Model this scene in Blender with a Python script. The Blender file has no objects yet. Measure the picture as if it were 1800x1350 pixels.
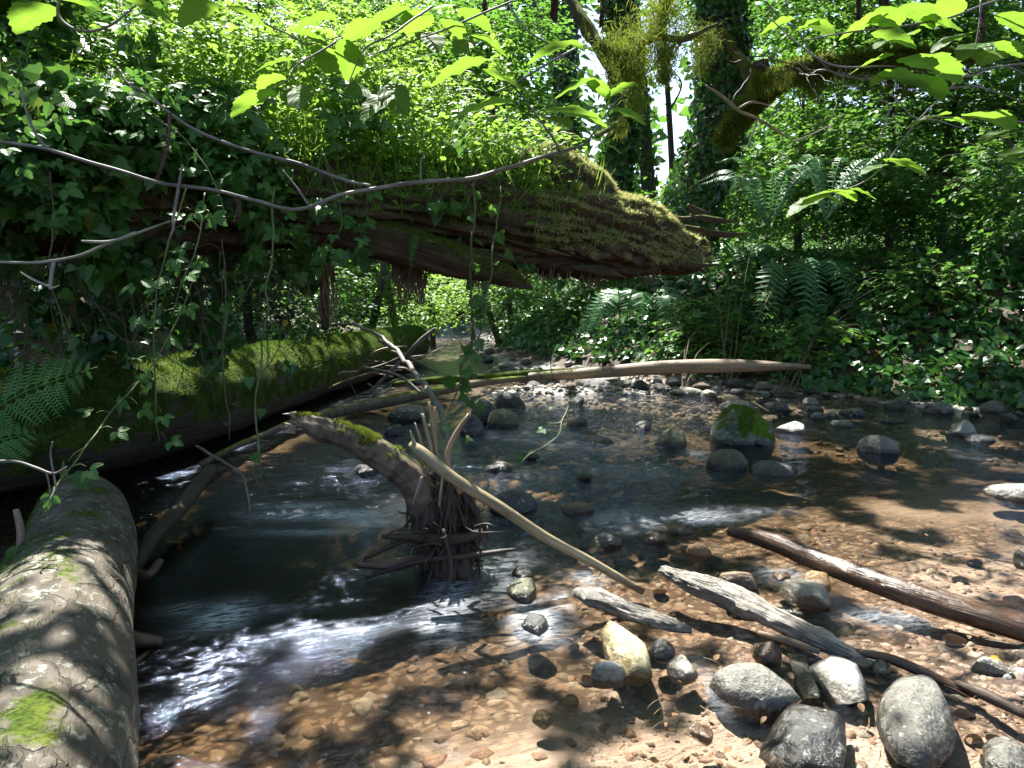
import bpy, math
import numpy as np
from mathutils import Vector

# ------------------------------------------------------------------ camera, sky, sun
SC = bpy.context.scene
COL = SC.collection
F = 1200.0                      # focal length in pixels of an 1800 px wide picture
PITCH = math.radians(7.4)
CAMZ = 1.3
cam_d = bpy.data.cameras.new('camera'); cam = bpy.data.objects.new('camera', cam_d); COL.objects.link(cam)
cam.location = (0, 0, CAMZ); cam.rotation_euler = (math.radians(90) - PITCH, 0, 0)
cam_d.sensor_width = 36; cam_d.lens = 24; cam_d.clip_start = 0.05; cam_d.clip_end = 1500
SC.camera = cam
SUN_EL, SUN_AZ = math.radians(58), math.radians(-20)      # azimuth from +Y (ahead), negative = to the left
S = np.array([math.cos(SUN_EL) * math.sin(SUN_AZ), math.cos(SUN_EL) * math.cos(SUN_AZ), math.sin(SUN_EL)])
w = bpy.data.worlds.new('World'); SC.world = w; w.use_nodes = True
nt = w.node_tree
sky = nt.nodes.new('ShaderNodeTexSky'); sky.sky_type = 'NISHITA'; sky.sun_disc = False
sky.sun_elevation = SUN_EL; sky.sun_rotation = SUN_AZ; sky.air_density = 1.0; sky.dust_density = 1.5
bgn = nt.nodes['Background']; bgn.inputs['Strength'].default_value = 0.095
nt.links.new(sky.outputs[0], bgn.inputs['Color'])
sl = bpy.data.lights.new('sun', 'SUN'); so = bpy.data.objects.new('sun', sl); COL.objects.link(so)
sl.energy = 5.0; sl.angle = math.radians(0.5); sl.color = (1.0, 0.965, 0.9)
so.rotation_euler = Vector(-S).to_track_quat('-Z', 'Y').to_euler(); so.location = (0, 0, 20)
vs = SC.view_settings; vs.view_transform = 'Standard'; vs.look = 'None'; vs.exposure = 2.05; vs.gamma = 1
SC.render.engine = 'CYCLES'
cy = SC.cycles
cy.max_bounces = 6; cy.diffuse_bounces = 3; cy.glossy_bounces = 3; cy.transmission_bounces = 3
cy.transparent_max_bounces = 8; cy.caustics_reflective = False; cy.caustics_refractive = False
cy.use_denoising = True; cy.sample_clamp_indirect = 4

rng = np.random.default_rng(7)
CP, SP = math.cos(PITCH), math.sin(PITCH)
CAM = np.array([0, 0, CAMZ]); FWD = np.array([0, CP, -SP])
def ray(u, v):
    a = (u - 900) / F; b = (v - 675) / F
    return np.array([a, CP - b * SP, -SP - b * CP])
def at(u, v, D): return CAM + ray(u, v) * D
def gp(u, v, z=0.0):
    r = ray(u, v); return CAM + r * ((z - CAMZ) / r[2])
def atl(L): return np.array([at(p[0], p[1], p[2]) for p in L])

# ------------------------------------------------------------------ noise
def vnoise(p, seed=0):
    p = np.asarray(p, float); i = np.floor(p).astype(np.int64); f = p - i; f = f * f * (3 - 2 * f)
    def h(a, b, c):
        n = (a * 374761393 + b * 668265263 + c * 1274126177 + seed * 974634777) & 0xffffffff
        n = ((n ^ (n >> 13)) * 1274126177) & 0xffffffff
        return ((n ^ (n >> 16)) & 0xffff) / 65535.0
    r = 0
    for dx in (0, 1):
        wx = f[..., 0] if dx else 1 - f[..., 0]
        for dy in (0, 1):
            wy = f[..., 1] if dy else 1 - f[..., 1]
            for dz in (0, 1):
                wz = f[..., 2] if dz else 1 - f[..., 2]
                r = r + wx * wy * wz * h(i[..., 0] + dx, i[..., 1] + dy, i[..., 2] + dz)
    return r * 2 - 1
def fbm(p, o=4, seed=0):
    r = 0; a = 1; s = 0
    for k in range(o):
        r = r + a * vnoise(np.asarray(p) * 2 ** k, seed + k); s += a; a *= .5
    return r / s
def sstep(a, b, x):
    t = np.clip((x - a) / (b - a), 0, 1); return t * t * (3 - 2 * t)
def unit(a):
    a = np.asarray(a, float); return a / np.maximum(np.linalg.norm(a, axis=-1, keepdims=True), 1e-9)

# ------------------------------------------------------------------ mesh building
class MB:
    def __init__(s): s.V = []; s.F = []; s.L = []; s.n = 0; s.A = {}
    def add(s, V, Fs, luv=None, mi=0, smooth=True):
        V = np.asarray(V, float)
        for f in (Fs if isinstance(Fs, list) else [Fs]):
            f = np.asarray(f, np.int64)
            if len(f): s.F.append((f + s.n, mi, smooth))
        s.V.append(V); s.L.append(np.zeros_like(V) if luv is None else luv); s.n += len(V)
    def build(s, name, mats, parent=None, attrs=None):
        me = bpy.data.meshes.new(name)
        V = np.concatenate(s.V); me.vertices.add(len(V)); me.vertices.foreach_set('co', V.ravel())
        nl = sum(f.size for f, _, _ in s.F); nf = sum(len(f) for f, _, _ in s.F)
        me.loops.add(nl); me.polygons.add(nf)
        me.loops.foreach_set('vertex_index', np.concatenate([f.ravel() for f, _, _ in s.F]).astype(np.int32))
        tot = np.concatenate([np.full(len(f), f.shape[1]) for f, _, _ in s.F])
        me.polygons.foreach_set('loop_start', np.concatenate([[0], np.cumsum(tot)[:-1]]).astype(np.int32))
        me.polygons.foreach_set('material_index', np.concatenate([np.full(len(f), m) for f, m, _ in s.F]).astype(np.int32))
        me.polygons.foreach_set('use_smooth', np.concatenate([np.full(len(f), sm) for f, _, sm in s.F]))
        a = me.attributes.new('luv', 'FLOAT_VECTOR', 'POINT'); a.data.foreach_set('vector', np.concatenate(s.L).ravel())
        for k, v in (attrs or {}).items():
            a = me.attributes.new(k, 'FLOAT', 'POINT'); a.data.foreach_set('value', np.asarray(v, float).ravel())
        me.update(calc_edges=True)
        for m in (mats if isinstance(mats, (list, tuple)) else [mats]): me.materials.append(m)
        o = bpy.data.objects.new(name, me); COL.objects.link(o)
        if parent is not None: o.parent = parent
        return o

def tag(o, label=None, cat=None, group=None, kind=None):
    if label: o['label'] = label
    if cat: o['category'] = cat
    if group: o['group'] = group
    if kind: o['kind'] = kind
    return o
def thing(name, label, cat, group=None, loc=(0, 0, 0)):
    o = bpy.data.objects.new(name, None); COL.objects.link(o); o.location = loc; o.empty_display_size = .05
    return tag(o, label, cat, group)
def part(mb, name, mat, root):
    """child mesh given in world coordinates under an Empty with translation only"""
    o = mb.build(name, mat, root)
    off = -np.array(root.location)
    n = len(o.data.vertices); c = np.empty(n * 3); o.data.vertices.foreach_get('co', c)
    c = (c.reshape(-1, 3) + off).ravel(); o.data.vertices.foreach_set('co', c); o.data.update()
    return o

def catmull(P, m):
    P = np.asarray(P, float); n = len(P)
    t = np.linspace(0, n - 1, m); i = np.clip(np.floor(t).astype(int), 0, n - 2); f = (t - i)[:, None]
    g = lambda k: P[np.clip(k, 0, n - 1)]
    p0 = np.where((i > 0)[:, None], g(i - 1), 2 * g(i) - g(i + 1)); p1 = g(i); p2 = g(i + 1)
    p3 = np.where((i < n - 2)[:, None], g(i + 2), 2 * g(i + 1) - g(i))
    return .5 * (2 * p1 + (p2 - p0) * f + (2 * p0 - 5 * p1 + 4 * p2 - p3) * f ** 2 + (3 * p1 - p0 - 3 * p2 + p3) * f ** 3)
def tube(mb, P, R, k=6, m=None, amp=0.0, fr=(2, 10), seed=0, squash=None, cap=True, mi=0, ridge=0.0, jit=0.0):
    P = np.asarray(P, float); R = np.broadcast_to(np.asarray(R, float), (len(P),))
    if m is None: m = max(len(P), (len(P) - 1) * 4 + 1)
    Q = catmull(np.hstack([P, R[:, None]]), m); C = Q[:, :3].copy(); r = np.maximum(Q[:, 3], 1e-4)
    if jit: C += jit * np.stack([vnoise(C * 9 + 3 * j, seed + j) for j in range(3)], 1)
    T = unit(np.gradient(C, axis=0))
    up = np.array([0, 0, 1.0]) if abs(T[:, 2]).mean() < .8 else np.array([1.0, 0, 0])
    N = [unit(np.cross(np.cross(T[0], up), T[0]))]
    for j in range(1, m): N.append(unit(N[-1] - T[j] * np.dot(N[-1], T[j])))
    N = np.array(N); B = np.cross(T, N)
    s = np.concatenate([[0], np.cumsum(np.linalg.norm(np.diff(C, axis=0), axis=1))])
    th = np.arange(k) / k * 2 * np.pi
    ct, st = np.cos(th)[None], np.sin(th)[None]
    rr = np.repeat(r[:, None], k, 1)
    luv = np.stack([np.repeat(s[:, None], k, 1), r[:, None] * ct, r[:, None] * st], -1)
    if amp:
        q = np.stack([luv[..., 0] * fr[0], luv[..., 1] * fr[1], luv[..., 2] * fr[1]], -1)
        rr = rr * (1 + amp * fbm(q, 4, seed))
        if ridge: rr = rr * (1 - ridge * np.abs(fbm(q * np.array([.6, 3, 3]), 3, seed + 9)))
    sq = 1 if squash is None else squash
    V = C[:, None] + rr[..., None] * (N[:, None] * ct[..., None] * sq + B[:, None] * st[..., None])
    idx = np.arange(m * k).reshape(m, k)
    a = idx[:-1]; b = np.roll(idx, -1, 1)[:-1]; c = np.roll(idx, -1, 1)[1:]; d = idx[1:]
    Fq = np.stack([a, b, c, d], -1).reshape(-1, 4)
    V = V.reshape(-1, 3); luv = luv.reshape(-1, 3); Fs = [Fq]
    if cap:
        n0 = len(V); V = np.vstack([V, C[0] - T[0] * r[0] * .15, C[-1] + T[-1] * r[-1] * .15])
        luv = np.vstack([luv, [0, 0, 0], [s[-1], 0, 0]])
        j = np.arange(k)
        Fs.append(np.stack([np.full(k, n0), (j + 1) % k, j], -1))
        Fs.append(np.stack([np.full(k, n0 + 1), idx[-1][j], idx[-1][(j + 1) % k]], -1))
    mb.add(V, Fs, luv, mi)
    return V, Fq

def surf_sample(V, Fq, n, cond=None):
    a, b, c, d = (V[Fq[:, i]] for i in range(4))
    nn = np.cross(c - a, d - b); ar = np.linalg.norm(nn, axis=1); nn = unit(nn)
    cen = (a + b + c + d) / 4
    wgt = ar.copy()
    if cond is not None: wgt = wgt * cond(cen, nn)
    i = rng.choice(len(Fq), n, p=wgt / wgt.sum())
    u, v = rng.random((2, n, 1))
    return (a[i] * (1 - u) + b[i] * u) * (1 - v) + (d[i] * (1 - u) + c[i] * u) * v, nn[i]

# ------------------------------------------------------------------ leaves
def leaf_tpl(half, fold=.2, curl=-.25, zamp=0):
    """half: outline (x along the axis 0..1, y>=0); built as strips from the midrib"""
    V = []; Fa = []
    half = np.array(half)
    mid = np.stack([np.clip(half[:, 0], 0, 1), np.zeros(len(half))], 1)
    n = len(half)
    for side in (1, -1):
        o = len(V)
        for i in range(n):
            V.append((mid[i, 0], 0)); V.append((half[i, 0], side * half[i, 1]))
        for i in range(n - 1):
            q = [o + 2 * i, o + 2 * i + 2, o + 2 * i + 3, o + 2 * i + 1]
            Fa.append(q if side < 0 else q[::-1])
    V = np.array(V, float)
    z = fold * np.abs(V[:, 1]) + curl * V[:, 0] ** 2 - .5 * fold * V[:, 1] ** 2
    if zamp: z = z + zamp * np.sin(V[:, 0] * 19 + 1) * np.abs(V[:, 1])
    return np.column_stack([V, z]), [np.array(Fa)]
def toothed(n, wmax, teeth, base=.12, tip=.18):
    h = [(0, 0)]
    for i in range(1, n):
        x = i / n
        y = wmax * (np.sin(np.pi * x ** .8)) ** .75
        if i % 2: x += .035
        else: y *= 1 - teeth
        h.append((x * (1 - .02), y))
    h.append((1.0, 0)); return h
T_HAZEL = leaf_tpl(toothed(18, .42, .1), .12, -.28, .06)
T_OVATE = leaf_tpl(toothed(8, .34, .14), .22, -.2)
T_IVY = leaf_tpl([(0, 0), (-.1, .16), (-.02, .38), (.14, .55), (.36, .36), (.62, .34), (.74, .16), (1.02, 0)], .16, -.18)
T_IVYL = leaf_tpl([(0, 0), (-.05, .34), (.2, .52), (.5, .3), (1, 0)], .16, -.15)
T_LEAF = (np.array([(0, 0, 0), (.45, .3, .06), (1, 0, -.12), (.45, -.3, .06)]), [np.array([(0, 2, 1), (0, 3, 2)])])
T_LANCE = leaf_tpl([(0, 0), (.2, .12), (.5, .15), (.8, .08), (1, 0)], .2, -.3)
def compose(tpl, tr):
    V, Fs = tpl; VV = []; FF = [[] for _ in Fs]; o = 0
    for (ang, sc, x, y) in tr:
        c, s_ = math.cos(ang), math.sin(ang)
        W = V * sc; W = np.column_stack([W[:, 0] * c - W[:, 1] * s_ + x, W[:, 0] * s_ + W[:, 1] * c + y, W[:, 2]])
        VV.append(W)
        for i, f in enumerate(Fs): FF[i].append(f + o)
        o += len(V)
    return np.vstack(VV), [np.vstack(f) for f in FF]
T_TRI = compose(T_OVATE, [(0, .62, .36, 0), (1.15, .5, .28, .03), (-1.15, .5, .28, -.03)])
T_TRIL = compose(T_LEAF, [(0, .62, .36, 0), (1.15, .5, .28, .03), (-1.15, .5, .28, -.03)])
T_BLADE = (np.array([(0, .03, 0), (0, -.03, 0), (.4, .035, .0), (.4, -.035, .0), (.75, .02, -.08), (.75, -.02, -.08), (1, 0, -.25)]),
           [np.array([(0, 1, 3, 2), (2, 3, 5, 4)]), np.array([(4, 5, 6)])])
T_FUZZ = (np.array([(0, .09, 0), (0, -.09, 0), (.55, .06, .04), (.55, -.06, .04), (1, 0, -.12)]),
          [np.array([(0, 1, 3, 2)]), np.array([(2, 3, 4)])])
def scatter(mb, tpl, P, A, N, size, mi=0, wid=None):
    V, Fs = tpl; P = np.asarray(P, float); n = len(P)
    if n == 0: return
    A = unit(A); N = np.asarray(N, float)
    N = N - A * (N * A).sum(-1, keepdims=True) + 1e-6; N = unit(N); B = np.cross(N, A)
    size = np.broadcast_to(np.asarray(size, float), (n,))[:, None, None]
    wy = 1.0 if wid is None else np.asarray(wid)[:, None, None]
    W = P[:, None] + size * (A[:, None] * V[None, :, 0:1] + B[:, None] * V[None, :, 1:2] * wy + N[:, None] * V[None, :, 2:3])
    k = len(V); off = (np.arange(n) * k)[:, None, None]
    FF = [(f[None] + off).reshape(-1, f.shape[1]) for f in Fs]
    r = rng.random((n, 1))
    luv = np.stack([np.tile(V[:, 0], (n, 1)), np.tile(V[:, 1], (n, 1)), np.repeat(r, k, 1)], -1).reshape(-1, 3)
    mb.add(W.reshape(-1, 3), FF, luv, mi)
def rdir(n, z=0.0, zs=1.0):
    a = rng.random(n) * 2 * np.pi
    return unit(np.stack([np.cos(a), np.sin(a), z + zs * rng.normal(size=n) * .5], -1))
def sprays(P, D, K, length, leaf, droop=.3):
    """alternate leaves along short twigs -> positions, axes, normals"""
    n = len(P); D = unit(D); Z = np.array([0, 0, 1.0])
    Sd = unit(np.cross(D, Z) + 1e-6)
    t = (np.arange(K) + .6) / K
    L = np.broadcast_to(np.asarray(length, float), (n,))
    pos = P[:, None] + D[:, None] * (t[None, :, None] * L[:, None, None]) + np.array([0, 0, -1.0]) * (droop * t[None, :, None] ** 2 * L[:, None, None])
    sg = np.where(np.arange(K) % 2, 1, -1)[None, :, None]
    ax = D[:, None] * (.45 + .5 * t[None, :, None]) + Sd[:, None] * sg * (1 - .6 * t[None, :, None]) + rng.normal(size=(n, K, 3)) * .15
    ax[..., 2] -= droop * .6
    nr = np.array([0, 0, 1.0]) + rng.normal(size=(n, K, 3)) * .33
    pos = pos + rng.normal(size=pos.shape) * leaf * .15
    return pos.reshape(-1, 3), ax.reshape(-1, 3), nr.reshape(-1, 3)

# ------------------------------------------------------------------ materials
def new_mat(name):
    m = bpy.data.materials.new(name); m.use_nodes = True; t = m.node_tree
    for n in list(t.nodes): t.nodes.remove(n)
    out = t.nodes.new('ShaderNodeOutputMaterial')
    return m, t, out
def N_(t, typ, **kw):
    n = t.nodes.new(typ)
    for k, v in kw.items():
        if k.startswith('i_'):
            key = k[2:]; key = int(key) if key.isdigit() else key.replace('_', ' ')
            n.inputs[key].default_value = v
        else: setattr(n, k, v)
    return n
def math_(t, op, a, b=None, c=None, clamp=False):
    n = t.nodes.new('ShaderNodeMath'); n.operation = op; n.use_clamp = clamp
    for i, x in enumerate((a, b, c)):
        if x is None: continue
        if hasattr(x, 'is_linked') or hasattr(x, 'links'): t.links.new(x, n.inputs[i])
        else: n.inputs[i].default_value = x
    return n.outputs[0]
def mixc(t, fac, a, b):
    n = t.nodes.new('ShaderNodeMix'); n.data_type = 'RGBA'
    for i, x in ((0, fac), (6, a), (7, b)):
        if hasattr(x, 'links'): t.links.new(x, n.inputs[i])
        else: n.inputs[i].default_value = x if i == 0 else (*x, 1)
    return n.outputs[2]
def ramp(t, fac, stops):
    n = t.nodes.new('ShaderNodeValToRGB'); e = n.color_ramp.elements
    while len(e) < len(stops): e.new(.5)
    for el, (p, c) in zip(e, stops):
        el.position = p; el.color = (*c, 1) if not np.isscalar(c) else (c, c, c, 1)
    t.links.new(fac, n.inputs[0]); return n.outputs[0]
def maprange(t, x, a, b, c=0.0, d=1.0, smooth=True):
    n = t.nodes.new('ShaderNodeMapRange'); n.interpolation_type = 'SMOOTHSTEP' if smooth else 'LINEAR'
    t.links.new(x, n.inputs[0])
    for i, v in enumerate((a, b, c, d)): n.inputs[i + 1].default_value = v
    return n.outputs[0]
def noise(t, vec, scale, detail=4, rough=.55, mul=None):
    n = t.nodes.new('ShaderNodeTexNoise'); n.inputs['Scale'].default_value = scale
    n.inputs['Detail'].default_value = detail; n.inputs['Roughness'].default_value = rough
    if mul is not None:
        m = t.nodes.new('ShaderNodeVectorMath'); m.operation = 'MULTIPLY'; m.inputs[1].default_value = mul
        t.links.new(vec, m.inputs[0]); vec = m.outputs[0]
    t.links.new(vec, n.inputs['Vector']); return n.outputs[0]
def attr(t, name, out='Vector'):
    n = t.nodes.new('ShaderNodeAttribute'); n.attribute_name = name; return n.outputs[out]
def pos(t): return t.nodes.new('ShaderNodeNewGeometry').outputs['Position']
def bump(t, h, strength, dist):
    n = t.nodes.new('ShaderNodeBump'); n.inputs['Strength'].default_value = strength; n.inputs['Distance'].default_value = dist
    t.links.new(h, n.inputs['Height']); return n.outputs[0]
def bsdf(t, col, rough=.6, spec=.5, normal=None):
    n = t.nodes.new('ShaderNodeBsdfPrincipled')
    for k, x in (('Base Color', col), ('Roughness', rough), ('Specular IOR Level', spec)):
        if hasattr(x, 'links'): t.links.new(x, n.inputs[k])
        else: n.inputs[k].default_value = (*x, 1) if k == 'Base Color' else x
    if normal is not None: t.links.new(normal, n.inputs['Normal'])
    return n.outputs[0]
def mixs(t, fac, a, b):
    n = t.nodes.new('ShaderNodeMixShader')
    if hasattr(fac, 'links'): t.links.new(fac, n.inputs[0])
    else: n.inputs[0].default_value = fac
    t.links.new(a, n.inputs[1]); t.links.new(b, n.inputs[2]); return n.outputs[0]

def leaf_mat(name, dark, light, tcol=None, trans=.4, rough=.42, spec=.4, veins=False, yellow=0.0):
    m, t, out = new_mat(name)
    r = t.nodes.new('ShaderNodeNewGeometry').outputs['Random Per Island']
    stops = [(0, dark), (.75 if yellow else 1, light)]
    if yellow: stops += [(1 - yellow, light), (1 - yellow + .004, (.30, .25, .03)), (1, (.22, .12, .03))]
    c = ramp(t, r, stops)
    nz = noise(t, pos(t), 2.2, 2)
    c = mixc(t, maprange(t, nz, .3, .7, .0, .35), c, dark)
    nrm = None
    if veins:
        sp = t.nodes.new('ShaderNodeSeparateXYZ'); t.links.new(attr(t, 'luv'), sp.inputs[0])
        ay = math_(t, 'ABSOLUTE', sp.outputs[1])
        q = math_(t, 'SUBTRACT', sp.outputs[0], math_(t, 'MULTIPLY', ay, .9))
        wv = math_(t, 'ABSOLUTE', math_(t, 'SINE', math_(t, 'MULTIPLY', q, 24)))
        vein = math_(t, 'MAXIMUM', maprange(t, wv, .0, .22, 1, 0), maprange(t, ay, .0, .022, 1, 0))
        c = mixc(t, math_(t, 'MULTIPLY', vein, .4), c, tuple(min(1, x * 1.9 + .02) for x in light))
        nrm = bump(t, maprange(t, wv, 0, .6, 0, 1), .5, .004)
    a = bsdf(t, c, rough, spec, nrm)
    tr = t.nodes.new('ShaderNodeBsdfTranslucent')
    tc = mixc(t, .55, c, tcol or tuple(x * 1.6 for x in light)); t.links.new(tc, tr.inputs[0])
    t.links.new(mixs(t, trans, a, tr.outputs[0]), out.inputs[0]); return m

M = {}
M['hazel'] = leaf_mat('hazel_leaf', (.05, .12, .015), (.09, .2, .025), (.33, .56, .05), .55, .5, .3, True)
M['hazel_far'] = leaf_mat('canopy_leaf', (.045, .11, .014), (.09, .18, .025), (.25, .45, .05), .5, .5, .3)
M['ivy'] = leaf_mat('ivy_leaf', (.018, .065, .014), (.045, .14, .028), (.12, .3, .04), .26, .32, .5, False, .03)
M['ivy_hi'] = leaf_mat('ivy_leaf_near', (.028, .085, .014), (.075, .18, .032), (.2, .42, .05), .36, .34, .5, True, .02)
M['bramble'] = leaf_mat('bramble_leaf', (.05, .13, .03), (.09, .2, .045), (.16, .36, .05), .35, .5, .3, True)
M['bramble_far'] = leaf_mat('salmonberry_leaf', (.04, .12, .02), (.09, .21, .035), (.2, .42, .05), .4, .5, .3, False, .01)
M['herb'] = leaf_mat('herb_leaf', (.09, .2, .025), (.19, .36, .055), (.42, .66, .09), .45, .5, .3, False)
M['grass'] = leaf_mat('grass_blade', (.08, .17, .02), (.18, .32, .045), (.4, .6, .08), .42, .5, .3)
M['moss_gold'] = leaf_mat('golden_moss_strand', (.12, .17, .02), (.26, .32, .05), (.3, .38, .05), .35, .8, .1)
M['fern'] = leaf_mat('fern_frond', (.03, .09, .025), (.05, .13, .035), (.1, .25, .04), .3, .42, .4)
M['fern_bank'] = leaf_mat('sword_fern', (.06, .16, .06), (.1, .22, .09), (.15, .34, .1), .28, .42, .4)
M['fern_hi'] = leaf_mat('fern_frond_light', (.05, .15, .03), (.09, .22, .05), (.2, .42, .07), .35, .45, .3)
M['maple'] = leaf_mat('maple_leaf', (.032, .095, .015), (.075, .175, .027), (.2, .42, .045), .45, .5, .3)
M['maple_shaded'] = leaf_mat('shaded_maple_leaf', (.02, .06, .014), (.045, .11, .02), (.1, .25, .03), .35, .45, .35)  # darker copy of the maple leaf, shade of the wood put into its colour
M['moss_fuzz'] = leaf_mat('moss_strand', (.09, .13, .018), (.17, .2, .035), (.25, .3, .05), .3, .8, .1)
M['moss_pale'] = leaf_mat('pale_moss_strand', (.32, .33, .12), (.58, .56, .28), (.6, .6, .26), .4, .8, .1)
M['moss_green'] = leaf_mat('green_moss_strand', (.045, .09, .014), (.10, .16, .028), (.2, .3, .03), .3, .8, .1)
M['dead_leaf'] = leaf_mat('dead_leaf', (.09, .05, .025), (.22, .14, .07), (.25, .13, .05), .2, .7, .2)
M['yellow'] = leaf_mat('yellow_leaf', (.35, .26, .02), (.5, .4, .04), (.6, .5, .05), .35, .5, .3, True)

def wood_mat(name, dark, light, moss=0.0, mosscol=((.035, .075, .01), (.09, .15, .02)), stretch=(3, 30, 30), bd=.012, rough=.8,
             wet=False, plates=None, lichen=0.0, scale=1.0, bias=0.0, spec=.3):
    m, t, out = new_mat(name)
    L = attr(t, 'luv')
    n1 = noise(t, L, scale, 6, .65, stretch)
    n2 = noise(t, L, scale * 4, 5, .6, (4, 14, 14))
    n3 = noise(t, pos(t), 3.0, 4)
    h = math_(t, 'ADD', n1, math_(t, 'MULTIPLY', n2, .5))
    if plates:
        vm = t.nodes.new('ShaderNodeVectorMath'); vm.operation = 'MULTIPLY'; vm.inputs[1].default_value = plates; t.links.new(L, vm.inputs[0])
        dn = t.nodes.new('ShaderNodeTexNoise'); dn.inputs['Scale'].default_value = 1.2; dn.inputs['Detail'].default_value = 4; t.links.new(vm.outputs[0], dn.inputs['Vector'])
        va = t.nodes.new('ShaderNodeVectorMath'); va.operation = 'MULTIPLY_ADD'; va.inputs[1].default_value = (1.6, 1.6, 1.6)
        t.links.new(dn.outputs['Color'], va.inputs[0]); t.links.new(vm.outputs[0], va.inputs[2])
        ve = t.nodes.new('ShaderNodeTexVoronoi'); ve.feature = 'DISTANCE_TO_EDGE'; ve.inputs['Scale'].default_value = 1.0; t.links.new(va.outputs[0], ve.inputs['Vector'])
        pl = maprange(t, ve.outputs['Distance'], 0, .05); gate = maprange(t, noise(t, pos(t), 2.6, 3), .42, .58)
        pl = math_(t, 'MAXIMUM', pl, math_(t, 'MAXIMUM', gate, .45))
        h = math_(t, 'ADD', math_(t, 'MULTIPLY', pl, .8), h)
    c = ramp(t, n1, [(.3, dark), (.5, tuple((a + b) / 2 for a, b in zip(dark, light))), (.7, light)])
    c = mixc(t, maprange(t, n2, .45, .75, 0, .5), c, tuple(x * .45 for x in dark))
    if plates: c = mixc(t, pl, tuple(x * .4 for x in dark), c)
    if lichen:
        n4 = noise(t, pos(t), 22, 4, .7)
        c = mixc(t, maprange(t, n4, .6 - lichen * .2, .66, 0, .75), c, (.3, .32, .25))
    rg = rough
    if wet:
        rg = maprange(t, n2, .3, .7, .12, .45)
    nb = bump(t, h, 1.0, bd)
    sh = bsdf(t, c, rg, .5 if wet else spec, nb)
    if moss > 0:
        g = t.nodes.new('ShaderNodeNewGeometry'); sp = t.nodes.new('ShaderNodeSeparateXYZ'); t.links.new(g.outputs['Normal'], sp.inputs[0])
        k = math_(t, 'ADD', math_(t, 'MULTIPLY', sp.outputs[2], .55), math_(t, 'MULTIPLY', noise(t, pos(t), 3.2, 5, .65), 1.5))
        mk = maprange(t, k, 1.5 - moss - bias, 1.62 - moss - bias, 0, 1)
        n5 = noise(t, pos(t), 70, 4, .8)
        mc = mixc(t, maprange(t, noise(t, pos(t), 7, 4), .35, .65), mosscol[0], mosscol[1])
        mc = mixc(t, maprange(t, n5, .4, .65, 0, .8), mc, tuple(x * .3 for x in mosscol[0]))
        ms = bsdf(t, mc, .95, .1, bump(t, n5, 1.0, .012))
        sh = mixs(t, mk, sh, ms)
    t.links.new(sh, out.inputs[0]); return m
M['bark'] = wood_mat('grey_bark', (.05, .042, .032), (.155, .13, .098), moss=.17, lichen=.25, stretch=(5, 9, 9), bd=.012, plates=(4, 8, 8), mosscol=((.05, .085, .012), (.13, .16, .025)))
M['mosslog'] = wood_mat('mossy_bark', (.035, .027, .02), (.10, .078, .055), moss=.93, mosscol=((.03, .058, .01), (.09, .135, .022)), bd=.02)
M['rotlog'] = wood_mat('rotten_wood', (.024, .016, .010), (.13, .085, .05), moss=.5, stretch=(2.6, 15, 15), bd=.03, mosscol=((.10, .12, .03), (.22, .24, .09)))
M['snag'] = wood_mat('snag_bark', (.05, .036, .028), (.2, .155, .11), moss=.42, stretch=(26, 8, 8), bd=.006, mosscol=((.06, .1, .012), (.2, .25, .03)), bias=-.06)
M['barewood'] = wood_mat('bare_wood', (.12, .085, .055), (.38, .3, .2), stretch=(2, 60, 60), bd=.003, rough=.6)
M['polewood'] = wood_mat('pole_wood', (.15, .11, .06), (.42, .34, .2), stretch=(2.5, 45, 45), bd=.003, rough=.55, lichen=.1)
M['redwood'] = wood_mat('debarked_wood', (.12, .08, .055), (.36, .27, .19), stretch=(1.2, 25, 25), bd=.006, rough=.6, moss=.12)
M['wetwood'] = wood_mat('wet_wood', (.035, .018, .012), (.13, .075, .05), stretch=(2.5, 40, 40), bd=.008, wet=True)
M['grey_wood'] = wood_mat('weathered_wood', (.02, .017, .012), (.42, .38, .32), stretch=(9, 55, 55), bd=.02, rough=.5, spec=.5, plates=(16, 55, 55))
M['darkwood'] = wood_mat('dark_root', (.014, .01, .008), (.07, .045, .028), stretch=(4, 40, 40), bd=.006, rough=.6, spec=.4)
M['twig'] = wood_mat('grey_twig', (.08, .068, .058), (.26, .23, .2), stretch=(12, 90, 90), bd=.001, rough=.6)
M['twig_pale'] = wood_mat('lichen_twig', (.12, .12, .09), (.36, .36, .29), stretch=(20, 90, 90), bd=.002, rough=.8)
M['stem'] = wood_mat('green_stem', (.06, .09, .025), (.14, .17, .06), stretch=(6, 50, 50), bd=.0005, rough=.5)
M['vine'] = wood_mat('vine_stem', (.05, .04, .025), (.16, .12, .07), stretch=(6, 50, 50), bd=.001)
M['catkin'] = wood_mat('catkin', (.08, .05, .035), (.3, .2, .13), stretch=(200, 90, 90), bd=.004)
M['trunk'] = wood_mat('forest_bark', (.03, .025, .02), (.10, .085, .065), moss=.45, stretch=(3, 12, 12), bd=.03)
M['moss_limb'] = wood_mat('moss_limb', (.05, .05, .02), (.12, .12, .05), moss=1.1, mosscol=((.08, .09, .02), (.18, .19, .05)), bd=.02)

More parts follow.
